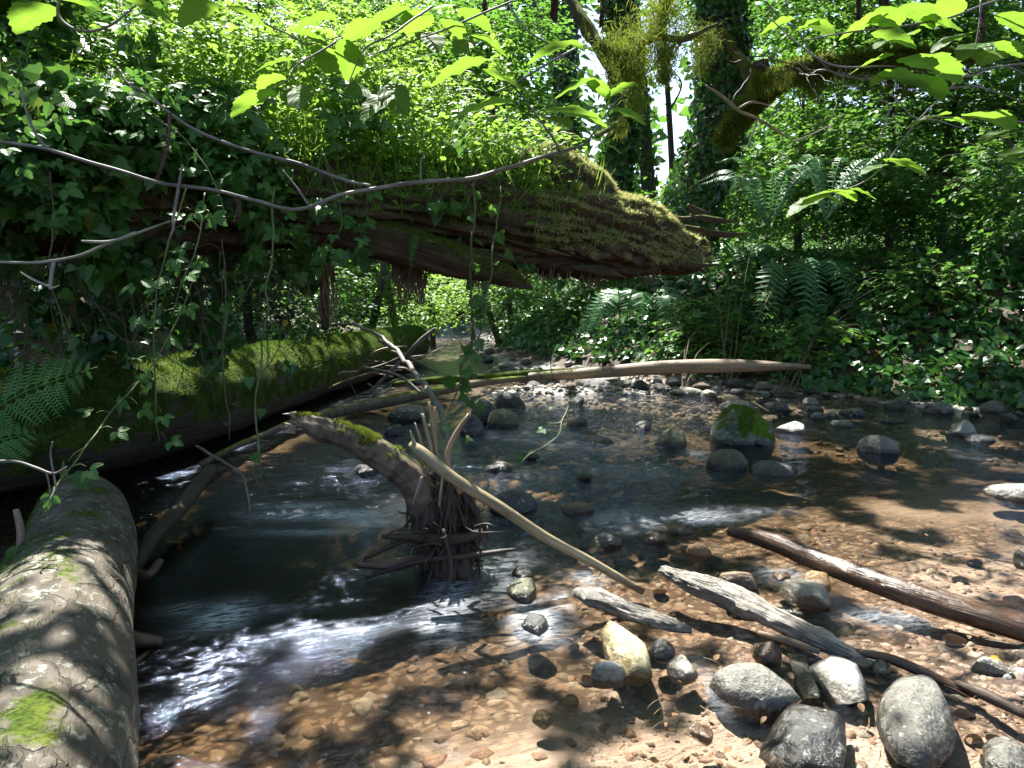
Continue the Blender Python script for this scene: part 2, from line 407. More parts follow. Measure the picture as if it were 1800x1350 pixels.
def rock_mat(name, a, b, speck=.3, moss=0.0, wet=True, lich=(.5, .5, .42)):
    m, t, out = new_mat(name)
    P = pos(t)
    oi = t.nodes.new('ShaderNodeObjectInfo').outputs['Random']
    tc = t.nodes.new('ShaderNodeTexCoord').outputs['Object']
    n1 = noise(t, tc, 9, 6, .6); n2 = noise(t, tc, 90, 4, .7); n3 = noise(t, tc, 28, 5, .6)
    c = mixc(t, maprange(t, n1, .32, .68), a, b)
    c = mixc(t, maprange(t, n2, .5, .64, 0, min(1, speck * 2.2)), c, tuple(x * .3 for x in a)); n7 = noise(t, tc, 3.0, 3); c = mixc(t, maprange(t, n7, .35, .65, 0, .5), c, tuple(x * .5 for x in a))
    c = mixc(t, maprange(t, n3, .58, .66, 0, speck * 1.3), c, lich)
    hs = t.nodes.new('ShaderNodeHueSaturation'); t.links.new(c, hs.inputs['Color'])
    t.links.new(maprange(t, oi, 0, 1, .7, 1.3, False), hs.inputs['Value']); c = hs.outputs[0]
    h = math_(t, 'ADD', n1, math_(t, 'ADD', math_(t, 'MULTIPLY', n3, .35), math_(t, 'MULTIPLY', n2, .12)))
    nb = bump(t, h, 1.0, .035)
    rg = .62
    if wet:   # stones are wet and darker up to a hand's breadth over the water
        sp = t.nodes.new('ShaderNodeSeparateXYZ'); t.links.new(P, sp.inputs[0])
        k = math_(t, 'ADD', sp.outputs[2], math_(t, 'MULTIPLY', noise(t, P, 11, 4), -.075))
        wt = maprange(t, k, -.012, .012, 1, 0)
        c2 = t.nodes.new('ShaderNodeMix'); c2.data_type = 'RGBA'; c2.blend_type = 'MULTIPLY'; c2.inputs[7].default_value = (.38, .36, .33, 1)
        t.links.new(wt, c2.inputs[0]); t.links.new(c, c2.inputs[6]); c = c2.outputs[2]
        rg = maprange(t, wt, 0, 1, .62, .16, False)
    sh = bsdf(t, c, rg, .5, nb)
    if moss:
        g = t.nodes.new('ShaderNodeNewGeometry'); sp2 = t.nodes.new('ShaderNodeSeparateXYZ'); t.links.new(g.outputs['Normal'], sp2.inputs[0])
        sp3 = t.nodes.new('ShaderNodeSeparateXYZ'); t.links.new(tc, sp3.inputs[0])
        k = math_(t, 'ADD', math_(t, 'MULTIPLY', sp2.outputs[2], .45), math_(t, 'MULTIPLY', noise(t, tc, 5, 4), 1.2))
        mk = maprange(t, k, 1.18 - moss, 1.24 - moss)
        n5 = noise(t, P, 110, 3, .8)
        mc = mixc(t, maprange(t, n5, .38, .62), (.025, .06, .006), (.13, .22, .02))
        sh = mixs(t, mk, sh, bsdf(t, mc, .95, .1, bump(t, n5, 1, .012)))
    t.links.new(sh, out.inputs[0]); return m
M['r_grey'] = rock_mat('grey_stone', (.095, .092, .078), (.2, .19, .16), .4)
M['r_dark'] = rock_mat('dark_stone', (.035, .038, .036), (.10, .10, .09), .3)
M['r_white'] = rock_mat('pale_stone', (.30, .29, .25), (.52, .5, .44), .35)
M['r_yellow'] = rock_mat('yellow_stone', (.34, .29, .13), (.56, .5, .32), .3, lich=(.6, .55, .4))
M['r_orange'] = rock_mat('orange_stone', (.36, .21, .08), (.5, .34, .18), .15, lich=(.5, .36, .2))
M['r_brown'] = rock_mat('brown_stone', (.12, .075, .045), (.27, .17, .1), .3, lich=(.35, .25, .16))
M['r_moss'] = rock_mat('mossy_stone', (.12, .13, .1), (.22, .23, .17), .3, moss=.36)
M['r_olive'] = rock_mat('olive_stone', (.07, .075, .04), (.16, .16, .09), .3)

def pebble_mat(grey=False):
    m, t, out = new_mat('grey_gravel' if grey else 'pebble')
    r = t.nodes.new('ShaderNodeNewGeometry').outputs['Random Per Island']
    c = ramp(t, r, [(0, (.13, .11, .10)), (.18, (.27, .19, .14)), (.4, (.32, .22, .16)), (.62, (.42, .35, .28)), (.8, (.26, .25, .23)), (.95, (.5, .46, .4))])
    if grey: c = ramp(t, r, [(0, (.08, .08, .075)), (.3, (.2, .19, .17)), (.7, (.36, .35, .31)), (1, (.55, .53, .48))])
    n = noise(t, pos(t), 60, 4, .7)
    c = mixc(t, maprange(t, n, .45, .7, 0, .5), c, (.14, .10, .075))
    sp = t.nodes.new('ShaderNodeSeparateXYZ'); t.links.new(pos(t), sp.inputs[0])
    t.links.new(bsdf(t, c, .6, .3, bump(t, n, .8, .008)), out.inputs[0]); return m
M['pebble'] = pebble_mat(); M['gravel_grey'] = pebble_mat(True)

def ground_mat():
    m, t, out = new_mat('stream_bed_and_soil')
    P = pos(t)
    bed = attr(t, 'bed', 'Fac'); sand = attr(t, 'sand', 'Fac'); silt = attr(t, 'silt', 'Fac')
    dn = t.nodes.new('ShaderNodeTexNoise'); dn.inputs['Scale'].default_value = 7; dn.inputs['Detail'].default_value = 5; t.links.new(P, dn.inputs['Vector'])
    dv = t.nodes.new('ShaderNodeVectorMath'); dv.operation = 'MULTIPLY_ADD'; dv.inputs[1].default_value = (.16, .16, .16); t.links.new(dn.outputs['Color'], dv.inputs[0]); t.links.new(P, dv.inputs[2])
    vo = t.nodes.new('ShaderNodeTexVoronoi'); vo.inputs['Scale'].default_value = 21; t.links.new(dv.outputs[0], vo.inputs['Vector'])
    vb = t.nodes.new('ShaderNodeTexVoronoi'); vb.inputs['Scale'].default_value = 8; t.links.new(dv.outputs[0], vb.inputs['Vector'])
    sx = t.nodes.new('ShaderNodeSeparateColor'); t.links.new(vo.outputs['Color'], sx.inputs[0])
    sx2 = t.nodes.new('ShaderNodeSeparateColor'); t.links.new(vb.outputs['Color'], sx2.inputs[0])
    peb = ramp(t, sx.outputs[0], [(0, (.09, .065, .05)), (.25, (.21, .155, .12)), (.5, (.30, .21, .15)), (.75, (.36, .30, .24)), (1, (.2, .19, .17))])
    peb2 = ramp(t, sx2.outputs[0], [(0, (.12, .08, .05)), (.5, (.28, .2, .145)), (1, (.34, .29, .24))])
    peb = mixc(t, .35, peb, peb2)
    peb = mixc(t, maprange(t, vo.outputs['Distance'], .3, .6, 0, .8), peb, (.06, .04, .028))
    n = noise(t, P, 240, 3, .8); n2 = noise(t, P, 5, 4)
    sc = mixc(t, maprange(t, n, .35, .65), (.31, .26, .225), (.52, .46, .42))
    sc = mixc(t, maprange(t, n2, .35, .65, 0, .5), sc, (.38, .31, .26))
    c = mixc(t, sand, peb, sc)
    gy = attr(t, 'grey', 'Fac'); c = mixc(t, gy, c, mixc(t, sx.outputs[1], (.10, .095, .085), (.32, .31, .28)))
    c = mixc(t, silt, c, mixc(t, noise(t, P, 6, 4), (.035, .03, .012), (.10, .075, .03)))
    soil = mixc(t, maprange(t, noise(t, P, 9, 5, .7), .35, .65), (.02, .014, .009), (.07, .045, .025))
    c = mixc(t, bed, soil, c)
    h = math_(t, 'SUBTRACT', math_(t, 'MULTIPLY', n, .2), math_(t, 'MULTIPLY', vo.outputs['Distance'], 1.0))
    t.links.new(bsdf(t, c, .75, .3, bump(t, h, .6, .02)), out.inputs[0]); return m
M['ground'] = ground_mat()

def water_mat():
    m, t, out = new_mat('stream_water')
    dep = attr(t, 'depth', 'Fac'); foam = attr(t, 'foam', 'Fac'); L = attr(t, 'luv')
    n1 = noise(t, L, 1.0, 5, .6, (5, 26, 1)); n2 = noise(t, L, 1.0, 4, .65, (26, 75, 1)); n3 = noise(t, L, 1, 3, .7, (60, 115, 1))
    rap = attr(t, 'rap', 'Fac')
    h = math_(t, 'ADD', math_(t, 'MULTIPLY', n1, .8), math_(t, 'MULTIPLY', n2, .28))
    h = math_(t, 'ADD', h, math_(t, 'MULTIPLY', math_(t, 'MULTIPLY', n3, rap), .13))
    nb = bump(t, h, .9, .013)
    fr = t.nodes.new('ShaderNodeFresnel'); fr.inputs['IOR'].default_value = 1.36; t.links.new(nb, fr.inputs['Normal'])
    gl = t.nodes.new('ShaderNodeBsdfGlossy'); t.links.new(maprange(t, rap, .1, .6, .12, .022), gl.inputs['Roughness']); t.links.new(nb, gl.inputs['Normal'])
    gl.inputs['Color'].default_value = (.62, .74, 1, 1)  # blue sky sheen painted in as a tint of the reflection
    tr = t.nodes.new('ShaderNodeBsdfTransparent')
    tint = ramp(t, maprange(t, dep, 0, .5, 0, 1, False), [(0, (.97, .95, .92)), (.15, (.88, .82, .75)), (.4, (.55, .48, .36)), (1, (.13, .12, .075))])
    t.links.new(tint, tr.inputs[0])
    s = mixs(t, fr.outputs[0], tr.outputs[0], gl.outputs[0])
    fn = noise(t, L, 1.0, 6, .75, (14, 60, 1))
    fm = math_(t, 'MULTIPLY', foam, maprange(t, fn, .36, .62, .0, .85), clamp=True)
    df = bsdf(t, (.7, .75, .82), .4, .5, nb)
    t.links.new(mixs(t, fm, s, df), out.inputs[0]); return m
M['water'] = water_mat()

# ------------------------------------------------------------------ terrain and water
R_ = [(10, -3), (8.6, 3.2), (5.75, 7.0), (4.3, 8.6), (2.7, 9.7), (1.0, 11.0), (-.3, 13.5), (-.75, 16), (-.7, 19), (-2.2, 32)]
L_ = [(-4.4, 32), (-2.6, 19), (-2.4, 16), (-2.3, 14), (-2.7, 10), (-2.9, 7), (-3.3, 5), (-3.8, 3.6), (-2.7, 2.5), (-2.3, 1), (-2.4, -3)]
POLY = np.array(R_ + L_, float)
def sdf(x, y):
    p = np.stack([x, y], -1); d = np.full(x.shape, 1e9); ins = np.zeros(x.shape, bool)
    n = len(POLY)
    for i in range(n):
        a, b = POLY[i], POLY[(i + 1) % n]; e = b - a; w_ = p - a
        t = np.clip((w_ @ e) / (e @ e), 0, 1)
        d = np.minimum(d, np.hypot(w_[..., 0] - t * e[0], w_[..., 1] - t * e[1]))
        c = (a[1] > p[..., 1]) != (b[1] > p[..., 1])
        with np.errstate(divide='ignore', invalid='ignore'):
            xi = (b[0] - a[0]) * (p[..., 1] - a[1]) / (b[1] - a[1] + 1e-12) + a[0]
        ins ^= c & (p[..., 0] < xi)
    return np.where(ins, -d, d)
def gauss(x, y, cx, cy, rx, ry): return np.exp(-((x - cx) / rx) ** 2 - ((y - cy) / ry) ** 2)
def bed_depth(x, y):
    D = .11 + .42 * gauss(x, y, -1.5, 3.8, 1.1, 1.2) + .1 * gauss(x, y, 1.0, 5.6, 2.2, 1.6) + .2 * gauss(x, y, -1.2, 7.5, .8, 2)
    D = D - .07 * gauss(x, y, 1.7, 2.3, 1.0, .7) - .03 * gauss(x, y, .3, 1.6, .9, .4) + .05 * gauss(x, y, 4, 5.4, 2, .8)
    D = D + .03 * gauss(x, y, -.9, 1.9, .6, .6)
    return np.maximum(D, .045)
def height(x, y):
    x = np.asarray(x, float); y = np.asarray(y, float)
    d = sdf(x, y); P = np.stack([x, y, np.zeros_like(x)], -1)
    ins = -bed_depth(x, y) * sstep(0, .7, -d) + .03 * fbm(P * 2.1, 3, 3) * sstep(0, .4, -d) + .012 * fbm(P * 9, 3, 5)
    bar = gauss(x, y, .75, 9.2, 1.3, .5) + gauss(x, y, 2.1, 2.25, .5, .22) * .5
    ins = ins + bar * .17
    o = np.clip(d, 0, None)
    left = x < (-1.5 - .03 * y)
    zr = .09 * sstep(0, .6, o) + .62 * np.clip(o - .45, 0, 2.7) + .1 * np.clip(o - 3.1, 0, 40) + .09 * np.clip(o - 20, 0, 200)
    zl = .1 * sstep(0, .4, o) + np.where(y < 9, .75, .3) * np.clip(o - .3, 0, 2.2) + .08 * np.clip(o - 2.5, 0, 40) + .09 * np.clip(o - 20, 0, 200)
    near = sstep(0.2, 1.4, o)
    out = np.where(left, zl, zr) + near * .16 * fbm(P * .9, 4, 11) + .03 * fbm(P * 6, 3, 13)
    return np.where(d < 0, ins, out)
def zh(x, y): return float(height(np.array([x]), np.array([y]))[0])

def axis(a, b, step, lo, hi):
    c = list(np.arange(a, b, step)); s = step; v = a; left = []
    while v > lo: s *= 1.22; v -= s; left.append(v)
    s = step; v = c[-1]; right = []
    while v < hi: s *= 1.22; v += s; right.append(v)
    return np.array(left[::-1] + c + right)
gx = axis(-5.5, 7.5, .045, -300, 300); gy = axis(.2, 13, .045, -30, 400)
X, Y = np.meshgrid(gx, gy)
Z = height(X, Y); dd = sdf(X, Y)
mb = MB(); ny, nx = X.shape
idx = np.arange(nx * ny).reshape(ny, nx)
Fq = np.stack([idx[:-1, :-1], idx[:-1, 1:], idx[1:, 1:], idx[1:, :-1]], -1).reshape(-1, 4)
mb.add(np.stack([X, Y, Z], -1).reshape(-1, 3), Fq)
PN = np.stack([X, Y, 0 * X], -1)
bedA = sstep(.5, .1, dd + .25 * fbm(PN * 3, 3, 31))
sandA = np.clip(sstep(.25, .75, gauss(X, Y, .4, 1.6, 1.1, .55) * 1.3 + gauss(X, Y, 2.7, 3.1, 1.0, .45) * .9 + .75 * gauss(X, Y, 3.8, 4.4, 2.2, .9) + .45 * fbm(PN * 2.2, 4, 33)), 0, 1)
siltA = np.clip(sstep(.35, .8, gauss(X, Y, -1.6, 3.9, 1.2, 1.2) * 1.2 + gauss(X, Y, -1.4, 9, 1.0, 5) + .3 * fbm(PN * 3, 3, 35)), 0, 1)
g = mb.build('ground', M['ground'], attrs={'bed': bedA, 'sand': sandA, 'silt': siltA, 'grey': .85 * sstep(6.2, 8.0, Y + .4 * fbm(PN * 1.5, 3, 37)) + 0 * X}); tag(g, kind='structure')

# water: one sheet with its own ripples; flow coordinates follow the current
FOAM = [(390, 1085, 40, 26, 1.0), (330, 1070, 40, 12, .35), (470, 1070, 90, 8, .3), (600, 905, 120, 9, 1.0), (650, 918, 50, 8, .9), (520, 890, 60, 6, .6), (700, 895, 40, 22, .7), (560, 935, 90, 5, .5),
        (940, 1095, 36, 30, .85), (800, 1030, 40, 55, .5), (860, 1000, 60, 40, .3), (780, 1105, 35, 22, .55), (600, 1110, 80, 12, .25), (500, 1115, 50, 8, .2),
        (985, 1050, 16, 24, .5), (980, 1090, 30, 10, .35), (1100, 910, 70, 16, .4), (1225, 905, 60, 10, .35), (1310, 898, 60, 6, .25), (1560, 1085, 45, 14, .5), (1380, 1010, 25, 15, .4),
        (1030, 1020, 25, 12, .4), (1225, 800, 20, 10, .5), (1250, 1210, 12, 34, .3), (950, 770, 90, 14, .2),
        (1050, 780, 110, 16, .22), (1150, 830, 120, 14, .16), (900, 860, 50, 20, .28), (650, 705, 40, 4, .5), (1470, 1150, 40, 12, .4), (1685, 790, 25, 20, .15), (1390, 790, 25, 18, .12)]
wx = axis(-4.3, 8.5, .03, -7, 12); wy = axis(.3, 10, .03, -4, 40)
X, Y = np.meshgrid(wx, wy)
ang = .45 * np.tanh((X - .5) * .6) + .5                     # direction the water runs, changing across the stream
qx, qy = math.cos(.35), math.sin(.35)
warp = .25 * fbm(np.stack([X, Y, 0 * X], -1) * .8, 3, 51)
Fl = np.stack([X * qx + Y * qy + warp, -X * qy + Y * qx + warp * .6 + .05 * np.sin(X * 1.7), 0 * X], -1)
rap = np.clip(.62 * gauss(X, Y, -.3, 1.9, 1.3, .6) + gauss(X, Y, 1.1, 3.3, 1.2, .9) + .6 * gauss(X, Y, .8, 5, 1.6, 1.2) + .3 * gauss(X, Y, 3, 3.4, 2, 1), 0, 1.2)
calm = .3 + .3 * np.clip(rap, 0, 1)
rap = np.clip(rap + .55 * gauss(X, Y, 2.2, 2.6, 1.5, .9), 0, 1.2)
Zw = calm * (.012 * fbm(Fl * np.array([2.2, 7, 1]), 3, 53) + .005 * fbm(Fl * np.array([8, 24, 1]), 3, 57))
Zw = Zw + (.014 * fbm(Fl * np.array([4, 11, 1]), 3, 59) + .008 * fbm(Fl * np.array([12, 30, 1]), 2, 63)) * np.clip(gauss(X, Y, .7, 5.0, 1.5, 1.5) + .8 * gauss(X, Y, 1.0, 3.4, .8, .6) + .5 * gauss(X, Y, -1.2, 4.2, .9, .8), 0, 1)
# the low lip where the foreground water slides into the left pool
l0, l1 = gp(300, 1125)[:2], gp(650, 1040)[:2]; e = l1 - l0; en = np.array([-e[1], e[0]]) / np.hypot(*e)
sd = (X - l0[0]) * en[0] + (Y - l0[1]) * en[1]; al = ((X - l0[0]) * e[0] + (Y - l0[1]) * e[1]) / (e @ e)
Zw = Zw + .014 * sstep(.10, -.06, sd + .05 * np.sin(al * 4)) * sstep(-.6, 0, al) * sstep(2.2, 1.1, al) * sstep(-1.2, -.3, sd)
foam = 0 * X
for (u, v, a, b, s_) in FOAM:
    c = gp(u, v); a_ = a / F * np.linalg.norm(c - CAM); b_ = abs(gp(u, v - b)[1] - c[1])
    wv = .3 * fbm(PN[:1, :1] * 0 + np.stack([X, Y, 0 * X], -1) * 9, 3, 61)
    foam = np.maximum(foam, s_ * np.exp(-np.abs(((X - c[0]) / a_) ** 2 + ((Y - c[1]) / b_) ** 2) * (1 + wv)))
zb = height(X, Y); dw = sdf(X, Y)
mb = MB(); ny, nx = X.shape; idx = np.arange(nx * ny).reshape(ny, nx)
Fq = np.stack([idx[:-1, :-1], idx[:-1, 1:], idx[1:, 1:], idx[1:, :-1]], -1).reshape(-1, 4)
keepf = (dw.reshape(-1)[Fq].min(1) < .35)
Zw = Zw + .02 * np.clip(Y - 11, 0, 30)*0
mb.add(np.stack([X, Y, Zw], -1).reshape(-1, 3), Fq[keepf], Fl.reshape(-1, 3))
wt = mb.build('water', M['water'], attrs={'depth': np.clip(Zw - zb, 0, 1), 'foam': foam, 'rap': rap}); tag(wt, kind='structure')

# ------------------------------------------------------------------ where sun falls through the canopy
LIT = []   # point, radius in metres, share of leaves kept inside
def lit(u, v, D, rpx, keep=.0): LIT.append((at(u, v, D), rpx / F * D, keep))
def litg(u, v, rpx, keep=.0, z=0.0):
    p = gp(u, v, z); LIT.append((p, rpx / F * np.linalg.norm(p - CAM), keep))
for a in [(1250, 1270, 130, .15), (1050, 1270, 110, .2), (900, 1310, 130, .2), (740, 1310, 110, .3), (560, 1250, 32, .3), (450, 1290, 24, .4), (380, 1220, 28, .3), (370, 1150, 14, .2), (460, 1150, 22, .2),
          (430, 1330, 30, .3), (600, 1170, 20, .3), (640, 1100, 18, .3), (760, 1210, 50, .4), (950, 1180, 60, .3), (1090, 1130, 75, .1), (1200, 1050, 80, .25), (1150, 970, 60, .3), (1300, 1060, 90, .15),
          (1400, 1130, 90, .15), (1500, 1060, 100, .12), (1600, 1000, 100, .15), (1720, 960, 110, .2), (1500, 930, 70, .2), (1330, 920, 60, .2), (1230, 910, 45, .25), (1100, 900, 30, .3),
          (1640, 1110, 90, .15), (1750, 1080, 80, .15), (1480, 1190, 70, .15), (1620, 1230, 100, .25), (1320, 1190, 60, .35), (1430, 1290, 80, .35), (1760, 1200, 70, .3), (1750, 1310, 50, .4),
          (1540, 850, 50, .25), (1400, 850, 45, .3), (1650, 870, 60, .25), (1780, 870, 80, .0), (1530, 775, 45, 0), (1390, 755, 52, 0), (1695, 755, 62, 0), (1300, 760, 40, .2), (1620, 760, 30, .3), (1780, 790, 40, .3), (1740, 820, 50, .35), (1480, 765, 25, .3),
          (1010, 700, 30, .4), (1300, 735, 25, .5), (940, 1095, 30, .1), (780, 1100, 25, .1), (390, 1085, 16, .2), (1640, 690, 40, .4)]: litg(*a)
rb = np.random.default_rng(3)
for a in [(1400, 1180, 240, .3), (1650, 1100, 220, .3), (1150, 1280, 200, .3), (1700, 1280, 160, .4), (1560, 960, 160, .35), (1200, 1010, 130, .4), (1720, 900, 120, .45), (860, 1310, 160, .45), (900, 1180, 90, .5), (1350, 870, 90, .5)]: litg(*a)
for k in range(34): lit(rb.uniform(320, 770), 0, 1, 1, 1) if False else LIT.append((np.array([-2.72 + rb.normal() * .1 + .06 * k * .3, 5 + k * .25, .72]), rb.uniform(.08, .28), .2))
for k in range(80): lit(rb.uniform(950, 1850), rb.uniform(400, 690), rb.uniform(8.6, 10), rb.uniform(14, 46), .25)
for k in range(26): lit(rb.uniform(-20, 420), rb.uniform(20, 330), rb.uniform(3.4, 4), rb.uniform(16, 45), .2)
for a in [(130, 1030, 2.4, 34, .1), (110, 1085, 2.1, 34, .15), (130, 1120, 2, 26, .25), (60, 1150, 1.9, 40, .2), (200, 960, 2.6, 14, 0), (40, 1010, 2.4, 28, .1), (120, 1290, 1.5, 90, .35), (40, 1330, 1.4, 60, .3),
          (500, 120, 4.8, 200, .0), (750, 180, 5.2, 170, .0), (650, 60, 6, 200, 0), (900, 240, 5.5, 90, 0), (300, 80, 4.5, 130, .2), (1050, 330, 5.5, 70, 0), (1150, 385, 5.7, 50, 0), (620, 755, 3.1, 45, .15), (560, 735, 3.1, 30, 0), (690, 800, 3.15, 30, .35), (760, 800, 3.1, 25, 0), (860, 860, 3.05, 30, .2), (950, 930, 3.0, 30, .25), (1050, 990, 3.0, 30, .2), (750, 740, 3.1, 25, .1), (820, 745, 3.1, 20, .1),
          (1000, 300, 5.4, 80, .08), (1110, 350, 5.6, 60, .05), (1190, 395, 5.8, 40, 0), (1225, 440, 5.9, 25, .1), (900, 270, 5.3, 80, .1), (800, 200, 5, 110, .1), (700, 150, 4.9, 110, .1), (600, 180, 4.8, 110, .12),
          (500, 150, 4.5, 100, .15), (450, 60, 4.2, 120, .15), (300, 100, 4, 60, .4), (830, 450, 4.8, 40, .2), (760, 430, 4.7, 30, .3), (700, 405, 4.6, 30, .4), (640, 400, 4.6, 20, .3),
          (480, 155, 2.0, 70, 0), (620, 170, 2.0, 90, 0), (740, 70, 2.0, 130, 0), (850, 130, 2, 80, 0), (880, 170, 1.8, 80, .1), (1010, 190, 1.8, 90, .1), (1460, 345, 2.2, 75, 0), (1560, 290, 2.2, 60, .3), (1600, 60, 2, 120, .1), (1700, 90, 2, 120, .1),
          (1450, 40, 2.1, 100, .1), (1640, 160, 2.0, 90, .3), (160, 10, 1.8, 60, 0), (1790, 60, 2, 90, .1), (60, 720, 2.5, 75, .0), (800, 40, 2.2, 100, .1), (1130, 90, 3.5, 90, .1), (1230, 90, 4.5, 50, .2), (900, 320, 1.8, 20, 0),
          (600, 600, 10, 60, .35), (720, 580, 12, 45, .2), (480, 620, 7.5, 40, .5), (1150, 645, 10.6, 60, .35), (1320, 640, 10.2, 25, .3), (700, 40, 14, 200, .2)]: lit(*a)
sx_ = unit(np.cross(S, [0, 0, 1])); sy_ = np.cross(S, sx_)
def shade_keep(q):
    """False where a leaf would block one of the sun patches"""
    ok = np.ones(len(q), bool)
    pl = np.stack([q @ sx_, q @ sy_, 0 * q[:, 0]], -1)
    nz = .5 + .5 * fbm(pl * 5.5, 2, 71); nz = (np.argsort(np.argsort(nz)) / max(1, len(q))) if len(q) > 50 else nz
    ed = 1 + .35 * fbm(pl * 7, 2, 73)
    for i in range(len(LP)):
        w_ = q - LP[i]; a = w_ @ S; d = np.linalg.norm(w_ - a[:, None] * S, axis=1)
        ok &= ~((a > .25) & (d < LR[i] * ed) & (nz > LK[i]))
    return ok
def add_leaves(mb, tpl, P, A, N, size, mi=0, filt=False):
    if filt:
        k = shade_keep(P); P, A, N = P[k], A[k], N[k]; size = size[k] if np.ndim(size) else size
    scatter(mb, tpl, P, A, N, size, mi)

# ------------------------------------------------------------------ stones
def ico(sub):
    import bmesh
    bm = bmesh.new(); bmesh.ops.create_icosphere(bm, subdivisions=sub, radius=1)
    V = np.array([v.co[:] for v in bm.verts]); Fc = np.array([[v.index for v in f.verts] for f in bm.faces]); bm.free(); return V, Fc
ICO = {1: ico(1), 2: ico(2), 3: ico(3), 4: ico(4), 5: ico(5)}
def rock_shape(seed, sub=4, angular=0.0, rough=.12):
    V, Fc = ICO[sub]; V = V.copy(); r2 = np.random.default_rng(seed)
    V = unit(V) * (1 + rough * 1.3 * fbm(V * .9 + seed * 7.3, 3, seed)[:, None])
    for i in range(int(4 + angular * 14)):
        n = unit(r2.normal(size=3)); dpl = r2.uniform(.72, .95) - .22 * angular
        k = np.maximum(V @ n - dpl, 0); V = V - (k * (.55 + .43 * angular))[:, None] * n
    V = V * (1 + rough * .22 * fbm(V * 4 + seed, 4, seed + 3)[:, None] + rough * .06 * fbm(V * 16, 2, seed + 5)[:, None])
    return V / np.abs(V).max(0), Fc
def rock(u, vb, w_, h_, mat, label, yaw=0, ry=.8, ang=.1, seed=None, name='boulder', tilt=0, z0=0.0, rough=.12, cat=None, flat=None):
    seed = int(u * 7 + vb) if seed is None else seed
    p = gp(u, vb, z0); t = (p - CAM) @ FWD; th = math.asin((CAMZ - z0) / np.linalg.norm(p - CAM))
    rx = w_ / 2 / F * t; ryv = rx * ry; Hm = h_ / F * t
    q = Hm - ryv * math.sin(th)
    a = q * q - (ryv * math.sin(th)) ** 2
    if flat is None and vb > 940: flat = .8
    if flat:
        hz = rx * flat; ryv = (Hm * Hm - (hz * math.cos(th)) ** 2) / (2 * Hm * math.sin(th))
        if ryv < rx * .45: ryv = rx * .45; qq = Hm - ryv * math.sin(th); hz = math.sqrt(max(qq * qq - (ryv * math.sin(th)) ** 2, (rx * .2) ** 2)) / math.cos(th)
    elif a < (rx * .25) ** 2:
        hz = rx * .35; ryv = max(rx * .35, (Hm - .5 * hz) / (2 * math.sin(th)))
    else: hz = math.sqrt(a) / math.cos(th)
    hd = unit((p - CAM)[:2]); c = np.array([p[0] + hd[0] * ryv, p[1] + hd[1] * ryv, z0 - .04 * hz])
    V, Fc = rock_shape(seed, 5 if w_ > 70 else 4, ang, rough)
    V = V * np.array([rx, ryv, hz])
    cz, s_ = math.cos(yaw), math.sin(yaw)
    b = MB(); b.add(V, Fc)
    o = b.build(name, M[mat]); o.location = c; o.rotation_euler = (tilt, 0, yaw - math.atan2(hd[0], hd[1]))
    tag(o, label, cat or ('boulder' if w_ > 90 else 'stone')); return o, c, (rx, ryv, hz)

